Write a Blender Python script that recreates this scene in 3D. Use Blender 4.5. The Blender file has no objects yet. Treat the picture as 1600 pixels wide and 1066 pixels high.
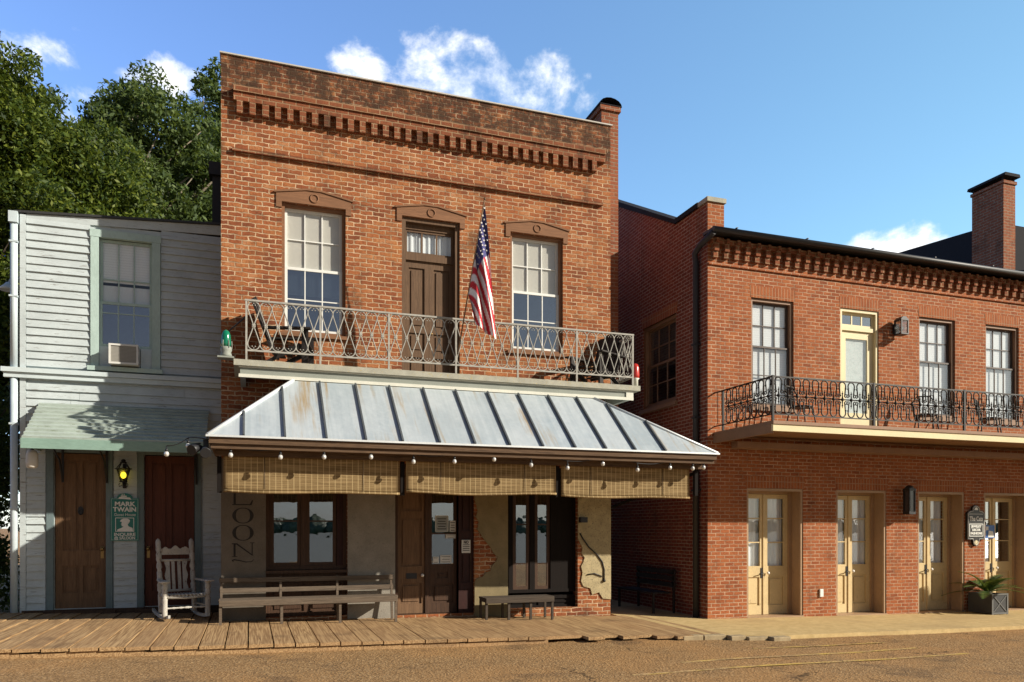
import bpy, bmesh, math, random
from mathutils import Vector, Matrix
import numpy as np
R = math.radians
rnd = random.Random(7)
SC = bpy.context.scene
COL = SC.collection
OFF = {}

# ------------------------------------------------------------------ helpers
def gz(x):
    """pavement level: the street falls gently to the right"""
    P = [(-400, .35), (-20, .35), (-3.2, .1), (0, 0), (4.3, -.09), (8.6, -.22), (12.9, -.29), (17, -.33), (30, -.42), (400, -.42)]
    for (a, za), (b, zb) in zip(P, P[1:]):
        if x <= b:
            return za + (zb - za) * (x - a) / (b - a)
    return P[-1][1]

class MB:
    def __init__(s):
        s.bm = bmesh.new(); s.sm = []
    def face(s, pts, smooth=False):
        vs = [s.bm.verts.new(p) for p in pts]
        f = s.bm.faces.new(vs); f.smooth = smooth
        return f
    def box(s, x0, x1, y0, y1, z0, z1, M=None, taper=None):
        if x0 > x1: x0, x1 = x1, x0
        if y0 > y1: y0, y1 = y1, y0
        if z0 > z1: z0, z1 = z1, z0
        c = [(x0, y0, z0), (x1, y0, z0), (x1, y1, z0), (x0, y1, z0), (x0, y0, z1), (x1, y0, z1), (x1, y1, z1), (x0, y1, z1)]
        if M is not None: c = [M @ Vector(p) for p in c]
        v = [s.bm.verts.new(p) for p in c]
        for q in ((0, 3, 2, 1), (4, 5, 6, 7), (0, 1, 5, 4), (1, 2, 6, 5), (2, 3, 7, 6), (3, 0, 4, 7)):
            s.bm.faces.new([v[i] for i in q])
        return s
    def rect(s, x0, x1, z0, z1, w, y0, y1, wb=None):
        """rectangular frame in the XZ plane, butted pieces"""
        wb = w if wb is None else wb
        s.box(x0, x0 + w, y0, y1, z0, z1); s.box(x1 - w, x1, y0, y1, z0, z1)
        s.box(x0 + w, x1 - w, y0, y1, z1 - w, z1)
        if wb: s.box(x0 + w, x1 - w, y0, y1, z0, z0 + wb)
        return s
    def prism(s, poly, a0, a1, axis='y'):
        """poly of 2D points extruded along axis: y -> (x,z), z -> (x,y), x -> (y,z)"""
        def P(p, a):
            return (p[0], a, p[1]) if axis == 'y' else ((p[0], p[1], a) if axis == 'z' else (a, p[0], p[1]))
        A = [s.bm.verts.new(P(p, a0)) for p in poly]; B = [s.bm.verts.new(P(p, a1)) for p in poly]
        n = len(poly)
        s.bm.faces.new(A); s.bm.faces.new(B[::-1])
        for i in range(n):
            s.bm.faces.new((A[i], B[i], B[(i + 1) % n], A[(i + 1) % n]))
        return s
    def tube(s, pts, r, n=6, closed=False, cap=True, flat=1.0):
        pts = [Vector(p) for p in pts]
        m = len(pts); rr = r if isinstance(r, (list, tuple)) else [r] * m
        rings = []; up = None
        for i, p in enumerate(pts):
            a = pts[(i - 1) % m] if (closed or i > 0) else p
            b = pts[(i + 1) % m] if (closed or i < m - 1) else p
            t = (b - a)
            t = t.normalized() if t.length > 1e-9 else Vector((0, 0, 1))
            if up is None:
                up = Vector((0, 1, 0)) if abs(t.y) < .9 else Vector((1, 0, 0))
            u = (up - t * up.dot(t))
            u = u.normalized() if u.length > 1e-6 else t.orthogonal().normalized()
            w = t.cross(u); up = u
            rings.append([s.bm.verts.new(p + (u * math.cos(2 * math.pi * k / n) * flat + w * math.sin(2 * math.pi * k / n)) * rr[i]) for k in range(n)])
        for i in range(m if closed else m - 1):
            A, B = rings[i], rings[(i + 1) % m]
            for k in range(n):
                f = s.bm.faces.new((A[k], A[(k + 1) % n], B[(k + 1) % n], B[k])); f.smooth = True
        if cap and not closed:
            s.bm.faces.new(rings[0][::-1]); s.bm.faces.new(rings[-1])
        return s
    def lathe(s, prof, c=(0, 0, 0), n=12, M=None):
        """prof: list of (r,z) around a vertical axis through c"""
        rings = []
        for r_, z in prof:
            ring = []
            for k in range(n):
                a = 2 * math.pi * k / n
                p = Vector((c[0] + r_ * math.cos(a), c[1] + r_ * math.sin(a), c[2] + z))
                if M is not None: p = M @ p
                ring.append(s.bm.verts.new(p))
            rings.append(ring)
        for A, B in zip(rings, rings[1:]):
            for k in range(n):
                f = s.bm.faces.new((A[k], A[(k + 1) % n], B[(k + 1) % n], B[k])); f.smooth = True
        s.bm.faces.new(rings[0][::-1]); s.bm.faces.new(rings[-1])
        return s
    def ball(s, c, r, n=10, sx=1, sy=1, sz=1):
        prof = []
        for i in range(n + 1):
            a = -math.pi / 2 + math.pi * i / n
            prof.append((max(r * math.cos(a), r * .02) * sx, r * math.sin(a) * sz))
        return s.lathe(prof, c, max(8, n))
    def wall(s, x0, x1, z0, z1, holes, y, t, zfun=None):
        """front sheet in XZ at y with holes and reveals of depth t (towards +y)"""
        xs = sorted({x0, x1} | {h[0] for h in holes} | {h[1] for h in holes})
        zs = sorted({z0, z1} | {h[2] for h in holes} | {h[3] for h in holes})
        xs = [x for x in xs if x0 <= x <= x1]; zs = [z for z in zs if z0 <= z <= z1]
        for xa, xb in zip(xs, xs[1:]):
            for za, zb in zip(zs, zs[1:]):
                xm, zm = (xa + xb) / 2, (za + zb) / 2
                if any(h[0] < xm < h[1] and h[2] < zm < h[3] for h in holes): continue
                s.face([(xa, y, za), (xb, y, za), (xb, y, zb), (xa, y, zb)])
        for a, b, c, d in holes:
            s.face([(a, y, c), (a, y + t, c), (a, y + t, d), (a, y, d)])
            s.face([(b, y, c), (b, y, d), (b, y + t, d), (b, y + t, c)])
            s.face([(a, y, d), (a, y + t, d), (b, y + t, d), (b, y, d)])
            s.face([(a, y, c), (b, y, c), (b, y + t, c), (a, y + t, c)])
        return s
    def xf(s, M):
        bmesh.ops.transform(s.bm, matrix=M, verts=s.bm.verts); return s
    def bevel(s, w=.006, seg=1):
        bmesh.ops.bevel(s.bm, geom=[e for e in s.bm.edges], offset=w, segments=seg, affect='EDGES', clamp_overlap=True); return s
    def build(s, name, mat, parent=None, loc=None, local=False):
        """link as ONE mesh object; coordinates are world unless local"""
        bm = s.bm
        uv = bm.loops.layers.uv.new('UVMap')
        for f in bm.faces:
            f.normal_update(); n = f.normal
            ax, ay, az = abs(n.x), abs(n.y), abs(n.z)
            for l in f.loops:
                c = l.vert.co
                l[uv].uv = (c.x, c.y) if (az >= ax and az >= ay) else ((c.y, c.z) if ax > ay else (c.x, c.z))
        off = Vector((0, 0, 0))
        if parent is not None: off = OFF[parent.name]
        elif loc is not None: off = Vector(loc)
        if not local and off.length: bmesh.ops.translate(bm, verts=bm.verts, vec=-off)
        me = bpy.data.meshes.new(name); bm.to_mesh(me); bm.free()
        me.materials.append(mat)
        o = bpy.data.objects.new(name, me); COL.objects.link(o)
        if parent is not None: o.parent = parent
        elif loc is not None: o.location = off
        OFF[o.name] = off
        return o

def tag(o, label=None, cat=None, group=None, kind=None):
    if label: o['label'] = label
    if cat: o['category'] = cat
    if group: o['group'] = group
    if kind: o['kind'] = kind
    return o
def thing(name, label, cat, loc=(0, 0, 0), rz=0, group=None):
    o = bpy.data.objects.new(name, None); COL.objects.link(o)
    o.location = loc; o.rotation_euler = (0, 0, rz); o.empty_display_size = .2
    OFF[o.name] = Vector(loc)
    return tag(o, label, cat, group)
def dup(root, loc, rz, label, group=None):
    r = root.copy(); COL.objects.link(r); r.location = loc; r.rotation_euler = (0, 0, rz)
    r['label'] = label
    if group: r['group'] = group
    for ch in list(root.children):
        c = ch.copy(); COL.objects.link(c); c.parent = r
        for g in ch.children:
            d = g.copy(); COL.objects.link(d); d.parent = c
    return r
def text_into(mb, body, size, cx, cz, y, extrude=.002, offset=0.0, shear=0.0, sx=1.0, wid=None):
    """raised lettering, facing -Y, centred on (cx,cz)"""
    cu = bpy.data.curves.new('lettering', 'FONT'); cu.body = body; cu.size = size
    cu.align_x = 'CENTER'; cu.align_y = 'CENTER'; cu.extrude = extrude; cu.offset = offset; cu.shear = shear; cu.resolution_u = 3
    ob = bpy.data.objects.new('lettering', cu); COL.objects.link(ob)
    dg = bpy.context.evaluated_depsgraph_get(); dg.update()
    me = bpy.data.meshes.new_from_object(ob.evaluated_get(dg))
    if wid and len(me.vertices):
        xs = [v.co.x for v in me.vertices]; sx = wid / (max(xs) - min(xs))
    M = Matrix.Translation((cx, y, cz)) @ Matrix.Rotation(R(90), 4, 'X') @ Matrix.Diagonal((sx, 1, 1, 1))
    me.transform(M); mb.bm.from_mesh(me)
    bpy.data.objects.remove(ob); bpy.data.curves.remove(cu); bpy.data.meshes.remove(me)

# ------------------------------------------------------------------ materials
class NT:
    def __init__(s, nt): s.nt = nt
    def n(s, typ, **kw):
        nd = s.nt.nodes.new(typ)
        for k, v in kw.items():
            if k.startswith('i_'):
                key = k[2:].replace('_', ' ')
                s.set(nd.inputs[key], v)
            else: setattr(nd, k, v)
        return nd
    def set(s, sock, v):
        if hasattr(v, 'bl_rna') and v.bl_rna.identifier.startswith('NodeSocket'): s.nt.links.new(v, sock)
        else: sock.default_value = v
    def math(s, op, a, b=0.0, c=None, clamp=False):
        m = s.nt.nodes.new('ShaderNodeMath'); m.operation = op; m.use_clamp = clamp
        s.set(m.inputs[0], a); s.set(m.inputs[1], b)
        if c is not None: s.set(m.inputs[2], c)
        return m.outputs[0]
    def vm(s, op, a, b=(0, 0, 0), out=0):
        m = s.nt.nodes.new('ShaderNodeVectorMath'); m.operation = op
        s.set(m.inputs[0], a)
        if op == 'SCALE': s.set(m.inputs['Scale'], b)
        else: s.set(m.inputs[1], b)
        return m.outputs[out]
    def mix(s, f, a, b, bt='MIX'):
        m = s.nt.nodes.new('ShaderNodeMix'); m.data_type = 'RGBA'; m.blend_type = bt; m.clamp_factor = True
        s.set(m.inputs[0], f)
        for k, v in ((6, a), (7, b)):
            if isinstance(v, (tuple, list)) and len(v) == 3: v = (*v, 1)
            s.set(m.inputs[k], v)
        return m.outputs[2]
    def ramp(s, f, stops, interp='LINEAR'):
        r = s.nt.nodes.new('ShaderNodeValToRGB'); r.color_ramp.interpolation = interp
        e = r.color_ramp.elements
        while len(e) < len(stops): e.new(.5)
        for el, (p, c) in zip(e, stops):
            el.position = p
            el.color = (c, c, c, 1) if isinstance(c, (int, float)) else (*c, 1)
        s.set(r.inputs[0], f); return r.outputs[0]
    def noise(s, vec, scale, detail=4, rough=.55, dist=0.0):
        n = s.nt.nodes.new('ShaderNodeTexNoise'); s.set(n.inputs['Vector'], vec)
        n.inputs['Scale'].default_value = scale; n.inputs['Detail'].default_value = detail; n.inputs['Roughness'].default_value = rough
        n.inputs['Distortion'].default_value = dist
        return n.outputs[0]
    def sstep(s, v, a, b):
        m = s.nt.nodes.new('ShaderNodeMapRange'); m.interpolation_type = 'SMOOTHSTEP'
        s.set(m.inputs[0], v); m.inputs[1].default_value = a; m.inputs[2].default_value = b
        return m.outputs[0]
def new_mat(name, rough=.7, spec=.3, metal=0.0):
    m = bpy.data.materials.new(name); m.use_nodes = True
    t = NT(m.node_tree); b = m.node_tree.nodes['Principled BSDF']
    b.inputs['Roughness'].default_value = rough; b.inputs['Specular IOR Level'].default_value = spec; b.inputs['Metallic'].default_value = metal
    tc = m.node_tree.nodes.new('ShaderNodeTexCoord')
    return m, t, b, tc
def bump(t, b, h, strength=.4, dist=.01):
    bn = t.n('ShaderNodeBump'); bn.inputs['Strength'].default_value = strength; bn.inputs['Distance'].default_value = dist
    t.set(bn.inputs['Height'], h); t.nt.links.new(bn.outputs[0], b.inputs['Normal'])
def paint(name, col, rough=.6, var=.25, wear=None, wamt=.5, grain=(8, 8, 8), spec=.3, metal=0.0, bstr=.15, scale=1.0):
    """worn painted / plain surface: tone drift, fine grain, optional patches of a second colour"""
    m, t, b, tc = new_mat(name, rough, spec, metal)
    o = tc.outputs['Object']
    big = t.noise(o, 2.3 * scale, 5, .6); fine = t.noise(t.vm('MULTIPLY', o, grain), 6 * scale, 6, .65)
    k = t.math('ADD', t.math('MULTIPLY', big, .5), t.math('MULTIPLY', fine, .5))
    c = t.mix(t.sstep(k, .25, .75), tuple(x * (1 - var) for x in col), tuple(min(1, x * (1 + var)) for x in col))
    if wear:
        w = t.noise(t.vm('MULTIPLY', o, grain), 1.7 * scale, 8, .7, .4)
        c = t.mix(t.sstep(w, .72 - .3 * wamt, .80 - .3 * wamt), c, wear)
    t.set(b.inputs['Base Color'], c)
    bump(t, b, fine, bstr, .01)
    return m
def wood(name, col, dark, axis='z', rough=.75, sc=1.0, grey=None):
    g = {'z': (26, 26, 1.6), 'x': (1.6, 26, 26), 'y': (26, 1.6, 26)}[axis]
    m, t, b, tc = new_mat(name, rough, .25)
    o = tc.outputs['Object']
    v = t.vm('MULTIPLY', o, tuple(x * sc for x in g))
    gr = t.noise(v, 1.6, 8, .7, 1.2); big = t.noise(o, 1.5, 4)
    c = t.mix(t.sstep(gr, .3, .7), dark, col)
    c = t.mix(t.math('MULTIPLY', t.sstep(big, .45, .7), .45), c, grey or tuple(x * .7 for x in col))
    t.set(b.inputs['Base Color'], c); bump(t, b, gr, .35, .008)
    return m
def plain(name, col, rough=.5, metal=0.0, spec=.4, emit=0):
    m, t, b, tc = new_mat(name, rough, spec, metal)
    n = t.noise(tc.outputs['Object'], 14, 4)
    t.set(b.inputs['Base Color'], t.mix(n, tuple(x * .82 for x in col), tuple(min(1, x * 1.15) for x in col)))
    if emit:
        b.inputs['Emission Color'].default_value = (*col, 1); b.inputs['Emission Strength'].default_value = emit
    return m
def brick(name, cols, mortar, w=.212, h=.077, ms=.011, distort=.010, bstr=.8, grime=None, pale=.0, mvar=.3, rowlock=False, zsoot=None):
    m, t, b, tc = new_mat(name, .88, .15)
    uv = tc.outputs['UV']; o = tc.outputs['Object']
    nv = t.n('ShaderNodeTexNoise'); t.set(nv.inputs['Vector'], uv); nv.inputs['Scale'].default_value = 9; nv.inputs['Detail'].default_value = 3
    d = t.vm('SCALE', t.vm('SUBTRACT', nv.outputs['Color'], (.5, .5, .5)), distort * 2)
    v = t.vm('ADD', uv, d)
    br = t.n('ShaderNodeTexBrick')
    t.set(br.inputs['Vector'], v)
    for k, c in (('Color1', (0, 0, 0, 1)), ('Color2', (1, 1, 1, 1)), ('Mortar', (.5, .5, .5, 1))): br.inputs[k].default_value = c
    br.inputs['Scale'].default_value = 1; br.inputs['Mortar Size'].default_value = ms; br.inputs['Mortar Smooth'].default_value = .35
    br.inputs['Brick Width'].default_value = w; br.inputs['Row Height'].default_value = h
    if rowlock: br.offset = 0
    n = len(cols)
    bc = t.ramp(t.math('ADD', t.math('MULTIPLY', br.outputs['Color'], .62), t.math('MULTIPLY', t.sstep(t.noise(t.vm('ADD', o, (4.1, 2, 9)), 2.6, 6, .7), .28, .72), .40)), [(.02 + .96 * i / (n - 1), c) for i, c in enumerate(cols)])
    fine = t.noise(uv, 30, 6, .75); big = t.noise(o, .8, 6, .62); mid = t.noise(o, 4.2, 5, .6)
    bc = t.mix(t.math('MULTIPLY', t.sstep(fine, .44, .68), .62), bc, tuple(x * .42 for x in cols[1]))
    mc = t.mix(t.sstep(mid, .3, .7), tuple(x * (1 - mvar) for x in mortar), mortar)
    c = t.mix(br.outputs['Fac'], bc, mc)
    c = t.mix(t.sstep(big, .35, .7), c, t.mix(.35, c, tuple(x * .9 for x in cols[-2]), 'MIX'))
    pch = t.noise(t.vm('ADD', o, (17.3, 0, 5.1)), 1.7, 7, .7)
    c = t.mix(t.math('MULTIPLY', t.sstep(pch, .52, .70), .38), c, tuple(min(1, x * f) for x, f in zip(cols[-2], (1.25, 1.45, 1.25))))
    c = t.mix(t.math('MULTIPLY', t.sstep(pch, .46, .30), .40), c, tuple(x * .55 for x in cols[1]))
    if pale:
        c = t.mix(t.math('MULTIPLY', t.sstep(t.noise(o, 6.5, 6, .75), .62, .71), pale), c, (.56, .46, .34))
    stk = t.noise(t.vm('MULTIPLY', o, (4.5, 4.5, .35)), 1.0, 6, .65)
    c = t.mix(t.math('MULTIPLY', t.sstep(stk, .54, .72), .34), c, (.09, .05, .032))
    if grime:
        c = t.mix(t.math('MULTIPLY', t.sstep(t.noise(o, 1.9, 8, .68), .52, .68), grime), c, (.05, .032, .022))
    if zsoot:
        z0, z1 = zsoot
        zz = t.n('ShaderNodeSeparateXYZ'); t.set(zz.inputs[0], o)
        lim = t.math('ADD', zz.outputs[2], t.math('MULTIPLY', t.math('SUBTRACT', t.noise(t.vm('MULTIPLY', o, (2.2, 1, .5)), 1.6, 6, .65), .5), 1.6))
        sp = t.sstep(t.noise(o, 4.5, 8, .75), .33, .56)
        c = t.mix(t.math('MULTIPLY', t.math('MULTIPLY', t.sstep(lim, z0, z1), sp), .90), c, (.045, .027, .018))
    t.set(b.inputs['Base Color'], c)
    hgt = t.math('ADD', t.math('MULTIPLY', br.outputs['Fac'], -1.0), t.math('MULTIPLY', fine, .55))
    bump(t, b, hgt, bstr, .012)
    return m
def glass(name, tint=(.85, .9, .92), refl=.18, wav=.006, rough=.0):
    m = bpy.data.materials.new(name); m.use_nodes = True
    nt = m.node_tree; t = NT(nt); nt.nodes.clear()
    out = t.n('ShaderNodeOutputMaterial'); tr = t.n('ShaderNodeBsdfTransparent'); gl = t.n('ShaderNodeBsdfGlossy')
    tr.inputs[0].default_value = (*tint, 1); gl.inputs['Roughness'].default_value = rough; gl.inputs['Color'].default_value = (.95, .97, 1, 1)
    lw = t.n('ShaderNodeLayerWeight'); lw.inputs['Blend'].default_value = .5
    f = t.math('ADD', t.math('MULTIPLY', t.math('POWER', lw.outputs['Facing'], 2.2), .7), refl, clamp=True)
    tc = t.n('ShaderNodeTexCoord'); bn = t.n('ShaderNodeBump'); bn.inputs['Strength'].default_value = wav; bn.inputs['Distance'].default_value = .1
    t.set(bn.inputs['Height'], t.noise(tc.outputs['Object'], 3.5, 2)); nt.links.new(bn.outputs[0], gl.inputs['Normal'])
    mx = t.n('ShaderNodeMixShader'); t.set(mx.inputs[0], f)
    nt.links.new(tr.outputs[0], mx.inputs[1]); nt.links.new(gl.outputs[0], mx.inputs[2]); nt.links.new(mx.outputs[0], out.inputs[0])
    return m
def leaf_mat(name, cols, trans=.35):
    m = bpy.data.materials.new(name); m.use_nodes = True
    nt = m.node_tree; t = NT(nt); b = nt.nodes['Principled BSDF']; out = nt.nodes['Material Output']
    ge = t.n('ShaderNodeNewGeometry')
    c = t.ramp(ge.outputs['Random Per Island'], [(i / (len(cols) - 1), c) for i, c in enumerate(cols)])
    t.set(b.inputs['Base Color'], c); b.inputs['Roughness'].default_value = .55; b.inputs['Specular IOR Level'].default_value = .25
    tl = t.n('ShaderNodeBsdfTranslucent'); t.set(tl.inputs[0], t.mix(.5, c, (.22, .28, .03)))
    mx = t.n('ShaderNodeMixShader'); mx.inputs[0].default_value = trans
    nt.links.new(b.outputs[0], mx.inputs[1]); nt.links.new(tl.outputs[0], mx.inputs[2]); nt.links.new(mx.outputs[0], out.inputs[0])
    return m

M = {}
OLD = [(.13, .042, .024), (.22, .066, .030), (.31, .098, .040), (.38, .145, .056), (.46, .225, .115)]
M['brick_old'] = brick('old_soft_brick', OLD, (.66, .48, .31), h=.0745, pale=.8, grime=.55, ms=.0105, distort=.024, bstr=1.0, mvar=.5, zsoot=(8.25, 8.7))
M['brick_old_side'] = brick('old_side_brick', OLD, (.40, .28, .18), grime=.5)
M['brick_trim'] = brick('old_corbel_brick', [(.12, .042, .024), (.25, .085, .04), (.18, .062, .032)], (.36, .24, .14), grime=.75, h=.077)
NEW = [(.18, .052, .024), (.30, .090, .036), (.37, .122, .047), (.29, .088, .04)]
M['brick_new'] = brick('pressed_brick', NEW, (.58, .40, .27), w=.20, h=.070, distort=.011, ms=.0095, pale=.25, grime=.3, mvar=.5)
M['brick_side'] = brick('shaded_side_brick', [(.14, .035, .022), (.22, .055, .032), (.26, .068, .038)], (.48, .36, .29), w=.20, h=.070, distort=.009, ms=.0095)  # shaded copy of the pressed brick: side wall shade put into darker colours
M['brick_rowlock'] = brick('rowlock_brick', NEW, (.42, .27, .17), w=.072, h=.40, ms=.010, distort=.006, rowlock=True)
M['brick_chim'] = brick('chimney_brick', [(.18, .06, .032), (.30, .10, .05), (.24, .09, .05)], (.36, .28, .2), grime=.4)
M['siding'] = paint('pale_siding_paint', (.47, .53, .545), .6, .18, wear=(.24, .24, .23), wamt=.47, grain=(2.5, 8, 26))
M['sidingtrim'] = paint('pale_trim_paint', (.54, .62, .64), .6, .14, wear=(.42, .42, .40), wamt=.25, grain=(2, 8, 20))
M['tealtrim'] = paint('grey_teal_trim', (.40, .52, .49), .6, .16, grain=(8, 8, 3))
M['bluegrey'] = paint('blue_grey_casing', (.14, .19, .20), .6, .2, grain=(8, 8, 3))
M['greencanopy'] = paint('weathered_green_boards', (.37, .43, .39), .65, .22, wear=(.20, .23, .17), wamt=.5, grain=(2, 14, 14))
M['greenvalance'] = paint('green_valance', (.22, .34, .29), .6, .18, grain=(2, 12, 12))
M['olddoor'] = wood('weathered_brown_door', (.21, .122, .066), (.11, .064, .036), 'z', .7)
M['olddoor_red'] = wood('dark_red_door', (.14, .048, .030), (.07, .026, .018), 'z', .65)
M['saloonwood'] = wood('dark_brown_joinery', (.085, .045, .026), (.04, .022, .014), 'z', .6)
M['shutter'] = wood('dark_red_shutter', (.045, .014, .011), (.022, .009, .008), 'z', .6)
M['trimbrown'] = wood('brown_stone_trim', (.26, .13, .068), (.16, .08, .044), 'x', .8)
M['doorbrown'] = wood('brown_upper_door', (.155, .092, .052), (.085, .05, .03), 'z', .7)
M['beam'] = wood('weathered_beam', (.145, .088, .050), (.06, .036, .022), 'x', .8)
M['deckwood'] = None
M['white'] = paint('white_sash_paint', (.70, .71, .68), .5, .1, grain=(6, 6, 6))
M['blindwhite'] = paint('cream_roller_blind', (.60, .58, .52), .8, .07, grain=(3, 3, 3))
M['sashdark'] = paint('dark_sash_paint', (.07, .05, .04), .5, .15)
M['jamb'] = paint('shaded_jamb_paint', (.36, .24, .145), .55, .14, wear=(.24, .16, .10), wamt=.36, grain=(5, 5, 3))  # door tan turned brown: the recess shade is put into the colour
M['tan'] = paint('tan_door_paint', (.58, .45, .24), .55, .14, wear=(.34, .25, .15), wamt=.34, grain=(5, 5, 3))
M['tanbrown'] = paint('brown_frame_paint', (.25, .145, .085), .55, .15, grain=(5, 5, 3))
M['cream'] = paint('cream_paint', (.66, .57, .34), .5, .1)
M['plaster_dark'] = paint('dark_stucco', (.135, .115, .092), .9, .25, wear=(.09, .08, .065), wamt=.35, bstr=.4, scale=1.6)
M['plaster'] = paint('grey_stucco', (.25, .23, .195), .9, .25, wear=(.17, .15, .125), wamt=.4, bstr=.4, scale=1.4)
M['plaster_yellow'] = paint('yellowed_stucco', (.40, .33, .19), .9, .3, wear=(.20, .165, .11), wamt=.6, bstr=.7, scale=2.6)
M['plaster_shaded'] = paint('shaded_stucco', (.22, .175, .095), .9, .25, wear=(.15, .12, .08), wamt=.45, bstr=.5, scale=1.8)  # darker copy of the yellowed stucco: porch shade put into the colour
M['blackish'] = wood('shade_dark_boards', (.012, .008, .007), (.006, .005, .004), 'z', .95)  # near-black: darkness of the window opening and blind gaps put into the colour
M['letter'] = paint('faded_black_lettering', (.028, .026, .024), .9, .4, wear=(.07, .062, .05), wamt=.25)
M['galv'] = None
M['seam'] = paint('shadow_dark_seam', (.10, .11, .115), .5, .3, metal=.3)  # same metal as the sheets; seam shadows put into the darker colour
M['galvlight'] = paint('bright_galvanised_cap', (.68, .71, .72), .45, .12, metal=.25)
M['coping'] = paint('pale_metal_coping', (.46, .44, .40), .5, .15)
M['slab'] = paint('lichen_concrete', (.36, .35, .29), .9, .25, wear=(.46, .34, .08), wamt=.45, bstr=.5, scale=3)
M['steelbeam'] = paint('painted_balcony_beam', (.25, .27, .24), .6, .15)
M['palebeam'] = paint('pale_balcony_lip', (.62, .62, .54), .6, .12)
M['ironpale'] = paint('weathered_pale_iron', (.34, .33, .295), .65, .3, wear=(.15, .11, .08), wamt=.38, scale=6)
M['ironblack'] = plain('black_iron', (.022, .020, .019), .5, .3)
M['blackmetal'] = plain('black_metal', (.025, .025, .027), .45, .2)
M['tar'] = plain('black_roofing', (.020, .020, .024), .8, 0, .1)
M['gutter'] = plain('dark_gutter', (.05, .05, .05), .5, .3)
M['dkpipe'] = plain('dark_downpipe', (.035, .033, .036), .55, .2)
M['galvpipe'] = paint('painted_downpipe', (.50, .58, .62), .45, .12, grain=(4, 4, 1))
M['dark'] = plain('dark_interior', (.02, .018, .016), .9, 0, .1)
M['glass'] = glass('window_glass', (.985, .99, .99), refl=.05)
M['glass_dark'] = glass('reflective_window_glass', (.5, .55, .6), refl=.30, wav=.010)
M['glass_old'] = glass('old_wavy_glass', (.55, .6, .65), refl=.42, wav=.05)
M['curtain'] = paint('white_curtain', (.74, .78, .80), .9, .1, grain=(14, 14, 1))
M['curtain_dark'] = plain('dark_room_curtain', (.05, .045, .04), .9)
M['acplastic'] = plain('offwhite_plastic', (.66, .66, .62), .5)
M['acgrille'] = plain('grey_grille', (.22, .21, .19), .6)
M['brass'] = plain('aged_brass', (.30, .20, .08), .4, .8)
M['knob'] = plain('white_porcelain_knob', (.8, .79, .75), .25)
M['bulbglass'] = plain('clear_bulb_glass', (.62, .62, .60), .12, .2, .8)
M['lampyellow'] = plain('lit_yellow_bulb', (1.0, .72, .03), .4, 0, .3, 2.0)
M['lampglass'] = glass('lamp_glass', (.8, .8, .78), refl=.12)
M['greenlens'] = plain('green_lens', (.005, .16, .085), .15, 0, .7)
M['redlens'] = plain('red_lens', (.45, .03, .02), .25, 0, .6)
M['sign_teal'] = paint('teal_sign_board', (.035, .19, .165), .5, .12)
M['signwhite'] = plain('white_sign_lettering', (.75, .76, .72), .5)
M['signblack'] = plain('black_sign_board', (.015, .014, .013), .4)
M['signgold'] = plain('cream_sign_lettering', (.72, .62, .40), .5)
M['blue'] = plain('blue_plate', (.03, .13, .42), .4)
M['paper'] = plain('white_paper', (.62, .63, .60), .8)
M['paper2'] = plain('printed_paper', (.30, .33, .33), .8)
M['ink'] = plain('dark_print', (.03, .03, .03), .8)
M['chairwood'] = paint('peeling_white_chair', (.44, .42, .375), .8, .24, wear=(.17, .12, .09), wamt=.5, grain=(5, 5, 2), bstr=.5, scale=4)
M['benchwood'] = wood('grey_bench_board', (.165, .125, .09), (.08, .06, .043), 'x', .8)
M['darkwood'] = wood('dark_chair_slats', (.035, .028, .026), (.015, .013, .012), 'z', .6)
M['bark'] = paint('pale_bark', (.19, .16, .12), .9, .35, grain=(6, 6, 2), bstr=.6)
M['barkdark'] = paint('dark_bark', (.08, .065, .05), .9, .35, grain=(6, 6, 2), bstr=.6)
M['planter'] = paint('dark_grey_planter', (.045, .045, .045), .6, .25)
M['planter_trim'] = paint('grey_planter_trim', (.12, .12, .115), .6, .2)
M['soil'] = plain('potting_soil', (.04, .028, .02), .95)
M['flagred'] = plain('flag_red', (.50, .022, .035), .8); M['flagwhite'] = plain('flag_white', (.74, .71, .69), .8); M['flagblue'] = plain('flag_blue', (.055, .055, .17), .8)
M['kerbstone'] = paint('grey_kerb_stone', (.33, .255, .15), .9, .3, bstr=.6, scale=3)

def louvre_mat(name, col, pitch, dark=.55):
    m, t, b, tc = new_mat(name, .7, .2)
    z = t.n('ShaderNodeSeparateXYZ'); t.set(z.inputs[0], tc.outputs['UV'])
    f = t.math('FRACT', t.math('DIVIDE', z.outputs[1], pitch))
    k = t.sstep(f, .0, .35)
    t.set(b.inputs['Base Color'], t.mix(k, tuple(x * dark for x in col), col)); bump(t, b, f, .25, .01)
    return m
M['louvre'] = louvre_mat('white_louvre_blind', (.84, .87, .88), .045, .86)
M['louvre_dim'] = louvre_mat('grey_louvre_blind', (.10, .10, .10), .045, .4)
M['acgrille'] = louvre_mat('grey_grille', (.30, .29, .26), .022, .4)

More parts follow.
